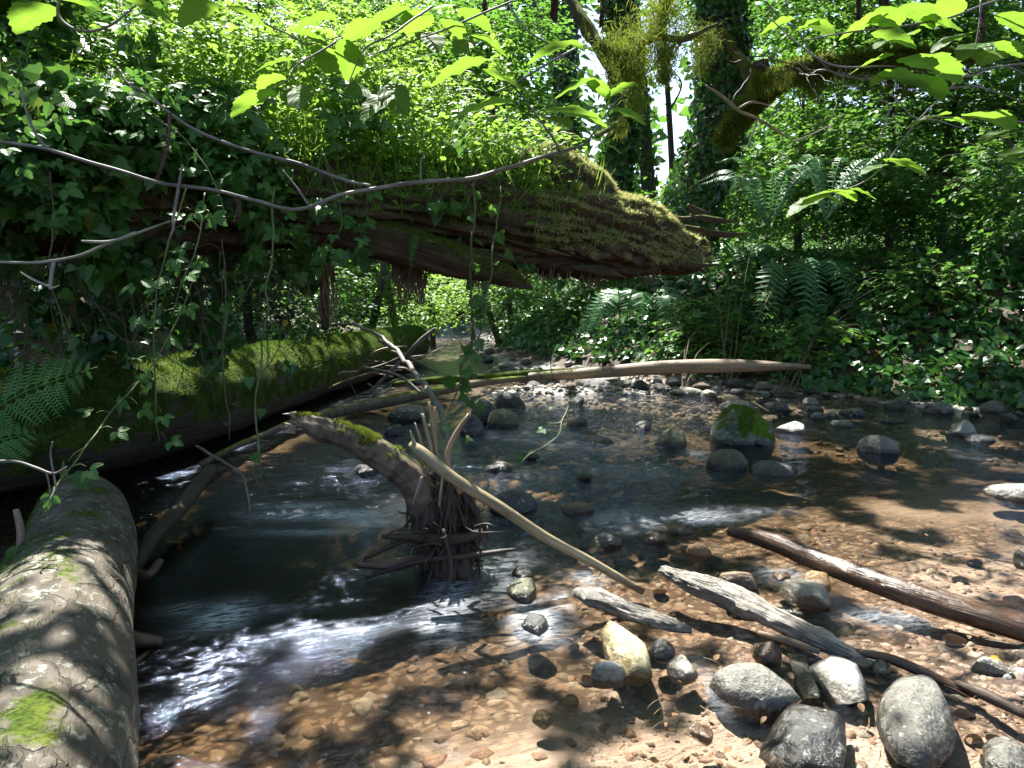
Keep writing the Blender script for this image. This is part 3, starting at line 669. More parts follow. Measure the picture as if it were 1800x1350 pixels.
ROCKS = [
 (1295, 782, 132, 75, 'r_moss', 'large rounded boulder with a bright green moss cap, standing in the far water', 0, .9, .15),
 (1278, 826, 75, 40, 'r_olive', 'dark olive boulder just in front of the moss-capped boulder', 0, .9, .05),
 (1358, 838, 80, 32, 'r_dark', 'dark wet boulder barely breaking the water, right of the olive one', 0, 1, .05),
 (1334, 784, 46, 18, 'r_dark', 'small black wet stone at the right foot of the moss-capped boulder', 0, .9, .1),
 (1300, 726, 70, 30, 'r_grey', 'grey stone peeping from behind the moss-capped boulder', 0, .8, .3),
 (1391, 762, 52, 23, 'r_white', 'pale flat-bottomed stone right of the moss-capped boulder', 0, .7, .35),
 (1541, 797, 76, 36, 'r_grey', 'domed grey stone with a sunlit front, alone in the water at right', 0, .85, .1),
 (1695, 768, 58, 32, 'r_white', 'bright white wedge-shaped stone near the far bank at right', 0, .5, 1.0),
 (1722, 777, 48, 14, 'r_dark', 'flat dark stone leaning at the foot of the white wedge stone', 0, .8, .3),
 (1778, 880, 92, 36, 'r_white', 'speckled whitish boulder cut by the right edge of the picture', 0, .9, .15),
 (1655, 727, 40, 24, 'r_grey', 'round grey stone on the far shore in front of the ivy', 0, .9, .05),
 (1605, 708, 28, 20, 'r_grey', 'small mossy grey stone against the foot of the ivy bank', 0, .9, .1),
 (1180, 786, 60, 34, 'r_olive', 'rounded olive stone left of the moss-capped boulder', 0, .9, .15),
 (1130, 755, 30, 18, 'r_grey', 'small grey angular stone on the edge of the gravel bar', 0, .8, .6),
 (1012, 711, 32, 17, 'r_white', 'small pale angular stone on the gravel bar', 0, .8, .7),
 (1023, 683, 44, 15, 'r_grey', 'flat grey stone on the gravel bar under the bare log', 0, .8, .2),
 (883, 752, 60, 36, 'r_olive', 'rounded olive boulder, rightmost of the trio behind the snag', 0, .9, .08),
 (848, 744, 50, 46, 'r_dark', 'upright dark boulder, middle of the trio behind the snag', 0, .8, .1),
 (828, 766, 44, 38, 'r_dark', 'dark wet boulder, leftmost and nearest of the trio behind the snag', 0, .8, .15),
 (895, 715, 60, 28, 'r_dark', 'dark stone behind the trio, against the gravel bar', 0, .8, .2),
 (1207, 695, 70, 12, 'r_grey', 'long low grey slab at the foot of the right bank', 0, .6, .3),
 (1125, 684, 36, 18, 'r_dark', 'dark stone just below the bare log', 0, .8, .2),
 (1085, 690, 26, 12, 'r_grey', 'small round grey stone below the bare log, left of the dark one', 0, .8, .1),
 (1480, 748, 40, 12, 'r_white', 'small flat pale stone lying low in the far shallows', 0, .7, .2),
 (1500, 730, 50, 14, 'r_dark', 'dark flat stone behind the small flat pale one in the far shallows', 0, .8, .2),
 (1560, 742, 52, 10, 'r_dark', 'thin dark slab barely out of the far shallows', 0, .6, .2),
 (1462, 732, 20, 14, 'r_yellow', 'small cream stone in the far shallows', 0, .8, .3),
 (1438, 735, 26, 12, 'r_grey', 'small bluish grey stone beside the cream one in the far shallows', 0, .8, .1),
 (1375, 722, 24, 18, 'r_dark', 'round dark stone behind the pale flat-bottomed stone', 0, .9, .1),
 (1425, 715, 30, 20, 'r_grey', 'dull grey stone at the foot of the ivy bank', 0, .9, .1),
 (875, 832, 56, 22, 'r_dark', 'dark glossy stone in the rapid, right of the snag', 0, .8, .2),
 (930, 808, 40, 16, 'r_dark', 'black wet stone in the rapid beyond the glossy one', 0, .8, .3),
 (1026, 844, 36, 22, 'r_olive', 'small pointed olive stone in the middle of the rapid', 0, .8, .5),
 (998, 822, 34, 10, 'r_dark', 'low black stone behind the pointed olive stone', 0, .8, .2),
 (1050, 780, 60, 14, 'r_dark', 'flat dark stone washed over in the middle of the stream', 0, .8, .1),
 (902, 905, 90, 48, 'r_dark', 'broad dark boulder washed over by the rapid', 0, .9, .05),
 (1015, 905, 60, 26, 'r_brown', 'brown wet stone washed over by the rapid', 0, .9, .1),
 (642, 838, 50, 26, 'r_dark', 'black stone in the left pool behind the snag', 0, .8, .3),
 (690, 768, 44, 28, 'r_dark', 'dark jagged stone left of the splintered stakes', 0, .8, .5),
 (720, 742, 80, 34, 'r_dark', 'broad dark stone behind the splintered stakes', 0, .8, .1),
 (922, 1063, 66, 50, 'r_olive', 'dark wet rounded boulder beside the chute below the pole', 0, .9, .3),
 (920, 1018, 42, 24, 'r_dark', 'smaller dark stone right behind the rounded boulder by the chute', 0, .9, .3),
 (938, 1120, 56, 50, 'r_dark', 'stone under a sheet of falling water below the chute', 0, .9, .3),
 (1097, 1200, 88, 118, 'r_yellow', 'pale yellow pitted oblong boulder in the sunlit shallows', .35, 1.35, .35),
 (1165, 1162, 46, 40, 'r_dark', 'dark round stone at the right of the yellow boulder', 0, .9, .1),
 (1198, 1196, 58, 46, 'r_white', 'small pale rounded stone between the yellow boulder and the grey oval one', 0, .9, .35),
 (1070, 1198, 66, 36, 'r_white', 'low pale stone under the left flank of the yellow boulder', 0, .8, .15),
 (1325, 1250, 162, 86, 'r_grey', 'smooth dark grey oval boulder lying lengthwise in the shallows', 0, .62, .12, None, 'boulder', 0, 0.0, .1, None, .62),
 (1470, 1236, 92, 92, 'r_white', 'pale speckled oblong stone between the two largest grey boulders', .4, 1.2, .4),
 (1412, 1230, 44, 84, 'r_olive', 'narrow ridged stone wedged between the dark oval boulder and the pale one', .2, 1.8, .8),
 (1606, 1349, 138, 188, 'r_grey', 'big smooth egg-shaped grey boulder standing up in the right foreground', 0, 2.0, .06),
 (1420, 1375, 165, 135, 'r_dark', 'rough dark angular boulder in the foreground, below the oval one', -.3, 1.0, .75, None, 'boulder', 0, 0.0, .2, None, .45),
 (1770, 1385, 90, 90, 'r_grey', 'grey boulder cut off by the lower right corner', 0, .9, .2),
 (1510, 1172, 56, 20, 'r_white', 'small creamy stone above the pale speckled oblong stone', .2, .7, .4),
 (1548, 1186, 30, 26, 'r_grey', 'small grey stone touching the egg-shaped boulder at its upper left', 0, .8, .3),
 (1412, 1072, 70, 66, 'r_white', 'cream angular stone leaning on the orange one, between the two driftwood logs', .6, 1.1, .7),
 (1438, 1042, 48, 44, 'r_orange', 'orange rounded stone behind the cream angular one', 0, .9, .2),
 (1372, 1022, 34, 22, 'r_brown', 'small tan stone left of the orange one', 0, .8, .2),
 (1395, 1082, 34, 11, 'r_grey', 'small thin grey flat stone below the cream angular one', 0, .6, .05),
 (1300, 1038, 76, 38, 'r_brown', 'flat brown stone under shallow water behind the weathered log', 0, .8, .1),
 (1745, 1184, 66, 30, 'r_white', 'pale flat stone in the shallows above the lower right corner', 0, .8, .4),
 (1795, 1000, 30, 34, 'r_dark', 'small dark stone at the right edge, above the wet log', 0, .8, .5),
 (1193, 940, 60, 22, 'r_brown', 'wet orange-brown stone by the end of the weathered log', 0, .8, .2),
 (1150, 955, 44, 22, 'r_brown', 'small reddish stone left of the wet orange-brown one', 0, .8, .2),
 (1228, 975, 44, 20, 'r_orange', 'small golden wet stone between the two driftwood logs', 0, .7, .2),
 (1070, 960, 50, 24, 'r_grey', 'bluish grey stone touching the pale pole', 0, .7, .4),
 (955, 1275, 40, 26, 'r_yellow', 'cream cobble lying on the sandy bed', 0, .9, .1),
 (1005, 1240, 26, 20, 'r_orange', 'orange cobble lying on the sandy bed', 0, .9, .2),
 (1230, 1300, 46, 30, 'r_brown', 'rust brown crumbly stone at the edge of the sand', 0, .8, .6),
 (1345, 1165, 60, 40, 'r_brown', 'brown glistening stone above the dark oval boulder', .4, .8, .4),
]
for a in ROCKS:
    extra = a[6:]
    z0 = 0.0
    if a[0] in (955, 1005): z0 = -.03
    kw = dict(zip(['yaw', 'ry', 'ang', 'seed', 'name', 'tilt', 'z0', 'rough', 'cat', 'flat'], extra)); kw['z0'] = z0; kw['name'] = 'boulder' if a[2] > 90 else 'stone'; kw['ang'] = min(1, kw.get('ang', .1) * 1.3 + .08)
    rock(*a[:6], **kw)
# moss tufts on the big boulder
MOSSB = [o for o in bpy.data.objects if o.name.startswith('boulder') and 'moss cap' in o.get('label', '')][0]
def obj_tris(o):
    me = o.data; n = len(me.vertices); c = np.empty(n * 3); me.vertices.foreach_get('co', c); c = c.reshape(-1, 3)
    f = np.empty(len(me.polygons) * 3, np.int32); me.loops.foreach_get('vertex_index', f); return c, f.reshape(-1, 3)
c_, f_ = obj_tris(MOSSB)
f4 = np.column_stack([f_, f_[:, 2]])
sc3 = np.abs(c_).max(0)
def capc(cen, nn):
    q = cen / sc3
    return ((nn[:, 2] > .15) & (np.hypot(q[:, 0] + .0, (q[:, 2] - .75) * .8) < .42 + .12 * fbm(cen * 20, 3, 4)) & (q[:, 1] < .5)).astype(float) + 1e-9
P_, N2 = surf_sample(c_, f4, 5000, capc)
b = MB(); A_ = N2 + rng.normal(size=P_.shape) * .5; A_[:, 2] += .2
scatter(b, T_FUZZ, P_ - N2 * .002, A_, rng.normal(size=P_.shape), rng.uniform(.012, .022, len(P_)))
b.build('moss', M['moss_green'], MOSSB)

# scattered single stones along shore, in the rapid and over the sunny shallows
SV = []
for k in range(10):
    V, Fc = rock_shape(100 + k, 3, [.3, .7, .4, 1, .2, .5, .8, .3, .6, .4][k]); V = V * np.array([1, [.8, .7, .9, .75, .85, .6, .8, .9, .7, .8][k], [.6, .5, .7, .5, .55, .4, .6, .5, .35, .6][k]])
    b = MB(); b.add(V, Fc); SV.append(b)
def stone_field(n, ur, vr, pxr, mats, label, group, sink=(.1, .5), cond=None, dmin=-3.0, dmax=.5, seed=1):
    r2 = np.random.default_rng(seed); done = 0; tries = 0; cache = {}
    while done < n and tries < n * 30:
        tries += 1
        u, v = r2.uniform(*ur), r2.uniform(*vr)
        p = gp(u, v); s_ = float(sdf(np.array([p[0]]), np.array([p[1]]))[0])
        if s_ < dmin or s_ > dmax: continue
        if cond and not cond(u, v): continue
        t = np.linalg.norm(p - CAM); r = pxr[0] * (pxr[1] / pxr[0]) ** (r2.random() ** 1.5) / 2 / F * t
        k = int(r2.integers(10)); mt = mats[int(r2.integers(len(mats)))]
        key = (k, mt)
        if key not in cache:
            o = SV[k].build('stone', M[mt]); cache[key] = o
        else:
            o = cache[key].copy(); COL.objects.link(o)
        z = zh(p[0], p[1]); o.location = (p[0], p[1], max(z, -.12) + r * .5 * (1 - 2 * r2.uniform(*sink)) if z < 0 else z + r * .2)
        o.rotation_euler = (r2.normal() * .15, r2.normal() * .15, r2.uniform(0, 6.28)); o.scale = (r, r, r * r2.uniform(.7, 1.2))
        shp = ['rounded', 'angular', 'smooth', 'jagged', 'oval', 'blocky', 'lumpy', 'flat', 'squarish', 'domed'][k]
        hue = {'r_grey': 'grey', 'r_dark': 'dark', 'r_brown': 'brown', 'r_olive': 'olive', 'r_white': 'pale', 'r_orange': 'orange'}[mt]
        cut = np.linspace(ur[0], ur[1], len(label[1]) + 1); plc = label[1][min(len(label[1]) - 1, int(np.searchsorted(cut, u)) - 1)]
        tag(o, 'small %s %s stone %s %s' % (shp, hue, label[0], plc), 'stone', group); done += 1
stone_field(115, (880, 1800), (660, 760), (14, 42), ['r_grey', 'r_dark', 'r_dark', 'r_grey', 'r_brown', 'r_olive', 'r_white'], ('on the far shore', ['beside the gravel bar', 'below the peeled log', 'behind the moss-capped boulder', 'below the middle of the ivy', 'toward the right edge']), 'stones along the far waterline', (-.1, .2), lambda u, v: v < 715 + (u - 880) * .02 + 20 * (u % 7 < 3), -1.8, .45, 3)
stone_field(30, (800, 960), (598, 668), (10, 26), ['r_grey', 'r_dark', 'r_grey', 'r_olive'], ('by the narrow reach', ['at the mossy log', 'in midstream', 'on its right side', 'under the green bank']), 'stones along the narrow reach', (-.2, .1), None, -.9, .6, 4)
stone_field(85, (620, 1300), (690, 960), (12, 54), ['r_dark', 'r_dark', 'r_olive', 'r_brown'], ('washed by the rapid', ['left of the snag', 'behind the snag', 'just right of the pole', 'in midstream', 'near the long wet log']), 'stones in the rapid', (-.25, .25), lambda u, v: v < 800 or (u * 13 + v * 7) % 10 < 5, -9, 0, 5)
stone_field(36, (1000, 1800), (930, 1350), (18, 60), ['r_brown', 'r_brown', 'r_orange', 'r_grey', 'r_dark', 'r_brown'], ('in the sunny shallows', ['by the yellow boulder', 'above the dark oval boulder', 'near the pale oblong stone', 'by the egg-shaped boulder', 'at the right edge']), 'stones on the shallow bed', (.1, .45), lambda u, v: not (u < 1230 and v > 1180), -9, 0, 6)
# gravel nobody could count
def gravel(n, ur, vr, szr, seed, zoff, name):
    r2 = np.random.default_rng(seed)
    u = r2.uniform(*ur, n); v = r2.uniform(*vr, n); P = np.array([gp(a, b_) for a, b_ in zip(u, v)])
    z = height(P[:, 0], P[:, 1]); d = sdf(P[:, 0], P[:, 1]); k = d < .5; P = P[k]; z = z[k]; n = len(P)
    t = np.linalg.norm(P - CAM, axis=1); sz = szr[0] * (szr[1] / szr[0]) ** (r2.random(n) ** 1.6) / F * t / 2
    P[:, 2] = z + sz * zoff
    V, Fc = ICO[1] if False else ICO[2]
    b_ = MB(); 
    Rr = r2.uniform(.45, 1.0, (n, 3)); Rr[:, 2] *= .6; an = r2.uniform(0, 6.28, n)
    W = V[None] * (1 + .3 * np.sin(V[None][:, :, [1, 2, 0]] * 3.3 + r2.uniform(0, 6, (n, 1, 3)))) * Rr[:, None] * sz[:, None, None]
    c_, s_ = np.cos(an)[:, None], np.sin(an)[:, None]
    W = np.stack([W[..., 0] * c_ - W[..., 1] * s_, W[..., 0] * s_ + W[..., 1] * c_, W[..., 2]], -1) + P[:, None]
    FF = (Fc[None] + (np.arange(n) * len(V))[:, None, None]).reshape(-1, 3)
    b_.add(W.reshape(-1, 3), FF); return b_
gb = gravel(2900, (1020, 1820), (880, 1360), (6, 34), 21, -.22, 'g')
gb2 = gravel(240, (150, 1150), (1080, 1360), (12, 60), 22, -.15, 'g')
gb3 = gravel(1800, (840, 1800), (650, 790), (4, 16), 23, .4, 'g')
gb4 = gravel(600, (780, 1100), (790, 930), (12, 50), 24, .2, 'g')
gb5 = gravel(2600, (850, 1270), (672, 742), (4, 15), 26, .35, 'g')
tag(gb5.build('gravel', M['gravel_grey']), 'pale grey gravel of the low bar below the peeled log', 'gravel', kind='stuff')
for q in (gb2, gb3, gb4):
    V = np.concatenate(q.V); gb.add(V, [f for f, _, _ in q.F])
tag(gb.build('gravel', M['pebble']), 'brown and tan gravel spread over the bed of the stream', 'gravel', kind='stuff')

# ------------------------------------------------------------------ logs
def fuzz(V, Fq, n, size, mat, root, cond, out=.9, droop=.0, tpl=T_FUZZ, name='moss', wid=1.0):
    P, Nn = surf_sample(V, Fq, n, cond)
    A = Nn * out + rng.normal(size=P.shape) * .55; A[:, 2] -= droop
    b_ = MB(); scatter(b_, tpl, P - Nn * .003, A, rng.normal(size=P.shape), rng.uniform(*size, len(P)), wid=np.full(len(P), wid))
    return part(b_, name, mat, root)
up = lambda thr, fr=4, am=.5, sd=5: (lambda c, n: ((n[:, 2] + am * fbm(c * fr, 4, sd)) > thr).astype(float) + 1e-9)

# left foreground log
t = thing('fallen_log', 'grey barked log with moss patches, running from the lower left corner into shade', 'log', loc=(-1.5, 2, .1))
b = MB(); V, Fq = tube(b, [(-.72, .55, .17), (-1.13, 1.42, .18), (-1.5, 2.1, .2), (-1.83, 2.75, .2), (-2.15, 3.3, .2), (-2.42, 3.72, .19)], [.25, .245, .235, .225, .2, .13], 96, 260, .05, (3, 9), 3)
part(b, 'trunk', M['bark'], t); LOG1 = (V, Fq)
fuzz(V, Fq, 26000, (.006, .016), M['moss_green'], t, lambda c, n: ((fbm(c * 5, 4, 8) - .75 * n[:, 0] + .1 * n[:, 2]) > .38).astype(float) + 1e-9)
fuzz(V, Fq, 9000, (.008, .018), M['moss_green'], t, lambda c, n: ((fbm(c * 4, 4, 18) - .55 * n[:, 0] + .25 * n[:, 2]) > .42).astype(float) + 1e-9)
b = MB(); tube(b, [gp(190, 1345, .12), gp(215, 1330, .16), gp(222, 1350, .1)], [.03, .022, .012], 10, 8, .3, (9, 9), 3); part(b, 'branch_stub', M['snag'], t)

# mossy log across the left side
t = thing('fallen_log', 'long thick log carpeted in green moss, lying along the left bank under the overhang', 'log', loc=(-2.8, 6, 0))
b = MB(); V, Fq = tube(b, [(-6.3, 1.9, .5), (-5.0, 2.9, .44), (-3.75, 4.05, .40), (-2.95, 5.5, .38), (-2.68, 8, .37), (-2.3, 11, .36), (-1.98, 13.6, .35)], [.4, .4, .4, .4, .39, .37, .35], 72, 420, .1, (1.6, 5), 13)
part(b, 'trunk', M['mosslog'], t)
fuzz(V, Fq, 40000, (.018, .05), M['moss_green'], t, lambda c, n: ((n[:, 2] + .6 * fbm(c * 2.4, 4, 5)) > .25).astype(float) * (c[:, 1] > 4) + ((n[:, 2] + .9 * fbm(c * 2.4, 4, 5)) > .75).astype(float) * 1.2 + 1e-9)
b = MB(); tube(b, [(-1.98, 13.61, .35), (-1.965, 13.66, .35)], [.33, .3], 40, 4, .1, (3, 9), 2); part(b, 'cut_end', M['redwood'], t)

# big overhanging log
BIG = atl([(-380, 315, 3.0), (0, 325, 3.5), (300, 338, 4.1), (600, 350, 4.7), (800, 366, 5.1), (900, 384, 5.3), (1000, 400, 5.5), (1080, 416, 5.6), (1150, 436, 5.75), (1205, 450, 5.85), (1238, 449, 5.93)])
t = thing('overhanging_log', 'huge rotten log with pale moss on its jagged end, jutting out over the stream', 'log', loc=tuple(BIG[5]))
b = MB(); Vb, Fb = tube(b, BIG, [.40, .38, .36, .33, .36, .40, .38,   .33, .25, .17, .12], 110, 520, .26, (1.6, 6), 23, ridge=.75)
# the upper slab of the end steps down towards the tip
V2, F2 = tube(b, atl([(880, 312, 5.25), (960, 318, 5.35), (1030, 340, 5.42), (1085, 362, 5.5)]), [.18, .26, .21, .07], 40, 100, .22, (2, 7), 29, ridge=.4)
V3, F3 = tube(b, atl([(1000, 372, 5.4), (1090, 385, 5.55), (1150, 398, 5.62), (1192, 408, 5.7)]), [.17, .19, .15, .05], 40, 100, .22, (2, 7), 31, ridge=.4)
for k in range(60):   # splinters and shreds of rotten wood
    u = rng.uniform(620, 1215) if k < 34 else rng.uniform(1060, 1225); p = at(u, rng.uniform(350, 474) if k < 34 else rng.uniform(425, 480), 4.6 + (u - 600) / 600 * 1.1); q = p + np.array([rng.uniform(.15, .6), rng.uniform(-.02, .12), rng.uniform(-.12, .0)]) * (1 if k < 34 else .22)
    tube(b, [p, (p + q) / 2 + rng.normal(size=3) * .015, q], [.012, rng.uniform(.018, .04), .004], 7, 12, .3, (5, 20), k)
part(b, 'trunk', M['rotlog'], t)
for (Vx, Fx, n_) in ((Vb, Fb, 40000), (V2, F2, 30000), (V3, F3, 24000)):
    fuzz(Vx, Fx, n_, (.022, .055), M['moss_pale'], t, lambda c, n: ((n[:, 2] - .1 * n[:, 1] + .35 * fbm(c * 4, 3, 5)) > .62).astype(float) * (c[:, 0] > .15) + 1e-9, .7, .4, wid=.9)
fuzz(Vb, Fb, 16000, (.02, .05), M['moss_fuzz'], t, lambda c, n: ((n[:, 2] + .5 * fbm(c * 3, 3, 6)) > .4).astype(float) * (c[:, 0] < .3) + 1e-9, .8, .2)
for (u0, u1, n_, L0, vv) in ((690, 745, 90, .34, 462), (1020, 1060, 40, .2, 470), (825, 850, 30, .2, 468), (560, 590, 24, .45, 470), (920, 1010, 26, .12, 478), (1090, 1160, 26, .1, 480)):
    b = MB()
    for k in range(n_):
        u = rng.uniform(u0, u1); p = at(u, vv + rng.uniform(-8, 8), 4.85 + (u - 700) / 500 * .9); l = L0 * rng.uniform(.3, 1)
        tube(b, [p, p + np.array([rng.normal() * .015, rng.normal() * .02, -l * .5]), p + np.array([rng.normal() * .03, rng.normal() * .03, -l])], [.006, .005, .002], 4, 8, .4, (30, 90), k, jit=.012, cap=False)
    part(b, 'root_tuft', M['catkin'], t)
b = MB()
P = []
for (u0, u1, n_, L0, vv) in ((985, 1100, 500, .16, 380), (1100, 1200, 300, .09, 415), (820, 850, 160, .12, 470), (1180, 1240, 200, .06, 450)):
    for k in range(n_):
        u = rng.uniform(u0, u1); P.append((at(u, vv + rng.uniform(-14, 14), 4.95 + (u - 800) / 500 * .8), L0 * rng.uniform(.4, 1)))
PP = np.array([p for p, _ in P]); LL = np.array([l for _, l in P]); A = rng.normal(size=PP.shape) * .25; A[:, 2] -= 1
scatter(b, T_BLADE, PP, A, rng.normal(size=PP.shape), LL, wid=np.full(len(PP), .5)); part(b, 'hanging_moss', M['moss_pale'], t)

t = thing('broken_limb', 'thinner mossy limb with a pointed end below the overhanging log', 'branch', loc=tuple(at(700, 430, 4.6)))
b = MB(); V, Fq = tube(b, atl([(500, 385, 4.5), (600, 405, 4.6), (700, 428, 4.7), (780, 452, 4.75), (850, 474, 4.8), (905, 495, 4.85), (932, 506, 4.9)]), [.11, .12, .13, .12, .09, .05, .012], 40, 150, .18, (2, 8), 41, ridge=.4)
tube(b, atl([(840, 470, 4.9), (890, 480, 4.95), (936, 507, 5.0)]), [.05, .06, .01], 20, 40, .25, (3, 9), 43)
part(b, 'trunk', M['rotlog'], t)
fuzz(V, Fq, 15000, (.015, .04), M['moss_fuzz'], t, up(.1), .8, .2)
t = thing('dead_snag', 'slim dark upright stem standing under the overhanging log', 'branch', loc=tuple(at(571, 570, 5.5)))
b = MB(); tube(b, atl([(573, 455, 5.5), (570, 500, 5.5), (572, 580, 5.5)]), [.045, .036, .03], 12, 30, .2, (6, 14), 4); part(b, 'stem', M['darkwood'], t)

# bare logs behind
t = thing('driftwood_log', 'smooth peeled reddish log lying across the foot of the right bank', 'log', loc=tuple(at(1180, 645, 10.4)))
b = MB(); V, Fq = tube(b, atl([(850, 668, 10.6), (960, 661, 10.2), (1060, 654, 9.8), (1180, 645, 9.4), (1300, 643, 9.1), (1425, 645, 8.85)]), [.05, .07, .085, .095, .085, .03], 32, 160, .05, (1, 6), 51)
part(b, 'trunk', M['redwood'], t); fuzz(V, Fq, 2500, (.015, .04), M['moss_green'], t, lambda c, n: ((n[:, 2] > .3) & (c[:, 0] < 1.4) & (fbm(c * 3, 3, 5) > -.1)).astype(float) + 1e-9)
t = thing('driftwood_log', 'slender barked log spanning the water behind the snag', 'log', loc=tuple(gp(700, 700)))
b = MB(); tube(b, [gp(540, 740, .06), gp(600, 722, .08), gp(680, 706, .09), (gp(760, 690, .1)), gp(840, 674, .09), gp(940, 662, .07)], [.05, .06, .065, .06, .055, .03], 20, 120, .09, (4, 9), 53); part(b, 'trunk', M['snag'], t)
t = thing('driftwood_log', 'mossy thin log lying level behind the slender barked one', 'log', loc=tuple(gp(800, 668)))
b = MB(); tube(b, [gp(690, 676, .1), gp(780, 668, .12), gp(860, 664, .12), gp(930, 657, .12), gp(990, 652, .14)], [.04, .06, .06, .06, .03], 20, 100, .09, (4, 9), 54); part(b, 'trunk', M['mosslog'], t)
# roots and branches beside the pool
def stick(name, label, pts, R, mat, k=10, amp=.12, group=None, cat='branch', jit=0.0, m=None, squash=None, ridge=0, fr=(4, 12), pname='wood'):
    P = np.array([gp(p[0], p[1], p[2]) if len(p) == 3 and p[2] < 1.0 and not GPD else at(*p) for p in pts])
    b_ = MB(); V, Fq = tube(b_, P, R, k, m, amp, fr, int(abs(pts[0][0])), jit=jit, squash=squash, ridge=ridge)
    o = b_.build(name, M[mat]); tag(o, label, cat, group); return V, Fq, o
GPD = False
stick('sunken_branch', 'thick dark branch slanting from the left pool up to the mossy log', [(235, 1000, .02), (265, 950, .08), (320, 890, .12), (370, 825, .2)], [.03, .042, .045, .04], 'darkwood', 14, .15)
stick('sunken_branch', 'stub of dark wet branch poking from the pool beside the barked log', [(235, 1010, .05), (262, 1010, .06), (282, 985, .1)], [.03, .022, .018], 'wetwood', 10, .2)
stick('sunken_branch', 'long pale root running along the water under the mossy log', [(355, 815, .12), (420, 782, .12), (470, 762, .12), (520, 738, .1)], [.02, .024, .028, .026], 'snag', 12, .15)
stick('sunken_branch', 'dark broken wood lying in the water against the barked log', [(190, 1122, .05), (240, 1125, .04), (286, 1128, .02)], [.03, .03, .016], 'wetwood', 12, .2)
stick('sunken_branch', 'reddish submerged root beside the barked log', [(200, 1195, .0), (235, 1170, .0), (275, 1140, .0)], [.02, .02, .012], 'wetwood', 10, .2)
stick('sunken_branch', 'thin forked twig arching over the dark pool', [(345, 785, .3), (390, 810, .3), (425, 835, .26), (436, 880, .15), (438, 925, .02)], [.01, .009, .007, .006, .004], 'twig', 6, .1, jit=.01)

# ---- snag with its root mass
t = thing('dead_snag', 'broken mossy snag leaning left above a tangled root mass in midstream', 'snag', loc=tuple(gp(785, 1000)))
sp = atl([(512, 733, 3.1), (528, 740, 3.1), (560, 752, 3.1), (610, 768, 3.12), (665, 798, 3.15), (715, 833, 3.18), (745, 880, 3.2), (765, 940, 3.24), (785, 1015, 3.26)])
b = MB(); V, Fq = tube(b, sp, [.016, .034, .056, .06, .07, .08, .085, .10, .13], 48, 220, .2, (9, 9), 61, ridge=.3)
part(b, 'trunk', M['snag'], t)
fuzz(V, Fq, 9000, (.008, .022), M['moss_fuzz'], t, lambda c, n: ((n[:, 2] + 1.2 * fbm(c * 9, 3, 5)) > .8).astype(float) * (c[:, 2] > .35) + 1e-9)
b = MB()
for k in range(14):
    p = at(rng.uniform(512, 545), rng.uniform(722, 760), 3.08); tube(b, [p, p + np.array([-.02 - .03 * rng.random(), -.01, rng.normal() * .012])], [.009, .002], 5, 5, .2, (9, 20), k)
part(b, 'broken_end', M['redwood'], t)
b = MB()
tube(b, atl([(775, 820, 3.2), (782, 880, 3.2), (790, 950, 3.22), (795, 1030, 3.24)]), [.05, .085, .11, .15], 72, 120, .5, (5, 7), 66, ridge=.8)
for k in range(190):
    a = rng.uniform(0, 6.28); c0 = at(782 + rng.normal() * 8, rng.uniform(835, 930), 3.2); r0 = .07; d = np.array([math.cos(a), math.sin(a) * .8, 0])
    p0 = c0 + d * r0; ln = rng.uniform(.12, .36); p1 = p0 + d * rng.uniform(.01, .06) + np.array([0, 0, -ln * .5]) + rng.normal(size=3) * .02; p2 = p1 + d * rng.uniform(-.02, .09) + np.array([0, 0, -ln * .5]) + rng.normal(size=3) * .03
    th_ = rng.uniform(.003, .014); tube(b, [p0 - d * .04, p0, p1, p2], [th_ * 1.3, th_, th_ * .7, .0012], 6, 22, .35, (14, 30), k, cap=False, jit=.03)
    if k % 2: tube(b, [p1, p1 + rng.normal(size=3) * .04, p1 + rng.normal(size=3) * .05 + np.array([0, 0, -.09])], [th_ * .6, th_ * .4, .001], 5, 12, .3, (14, 30), k, cap=False, jit=.02)
for k in range(22):
    u0 = rng.uniform(735, 845); p0 = at(u0, rng.uniform(925, 975), 3.1 + rng.normal() * .05); p2 = p0 + rng.normal(size=3) * np.array([.12, .07, .025]); tube(b, [p0, (p0 + p2) / 2 + rng.normal(size=3) * .03, p2], [.003, .005, .001], 5, 14, .3, (14, 30), k, cap=False, jit=.03)
part(b, 'roots', M['darkwood'], t)
def plain(name, label, pts, R, mat, k=10, amp=.12, cat='branch', **kw):
    b_ = MB(); V, Fq = tube(b_, atl(pts), R, k, None, amp, kw.pop('fr', (6, 14)), int(pts[0][0]), **kw); o = b_.build(name, M[mat]); tag(o, label, cat); return o
o = plain('pole', 'long pale barkless pole slanting from the snag down into the shallows', [(722, 780, 3.02), (745, 800, 3.0), (800, 843, 2.99), (880, 892, 3.0), (960, 945, 3.02), (1040, 988, 3.06), (1130, 1040, 3.1)], [.018, .03, .026, .025, .023, .021, .016], 'polewood', 20, .08, 'pole', fr=(2.5, 20), ridge=.15)
b = MB()
for dv, r0 in ((0, .012), (10, .016), (-6, .01)):
    tube(b, atl([(745, 805 + dv, 3.0), (730, 785 + dv * .5, 3.0), (722 + dv * .2, 762 + dv, 3.0)]), [r0, r0, .002], 6, 9, .2)
o2 = b.build('splintered_end', M['polewood'], o)
plain('wood_stake', 'tallest of the splintered upright stakes wedged behind the snag', [(770, 812, 3.22), (762, 760, 3.22), (754, 706, 3.22)], [.02, .02, .009], 'barewood', 9, .15, squash=.5, ridge=.3)
plain('wood_stake', 'broad splintered stake, second from the left behind the snag', [(762, 810, 3.2), (752, 765, 3.2), (742, 727, 3.2)], [.018, .022, .014], 'barewood', 9, .15, squash=.5, ridge=.3)
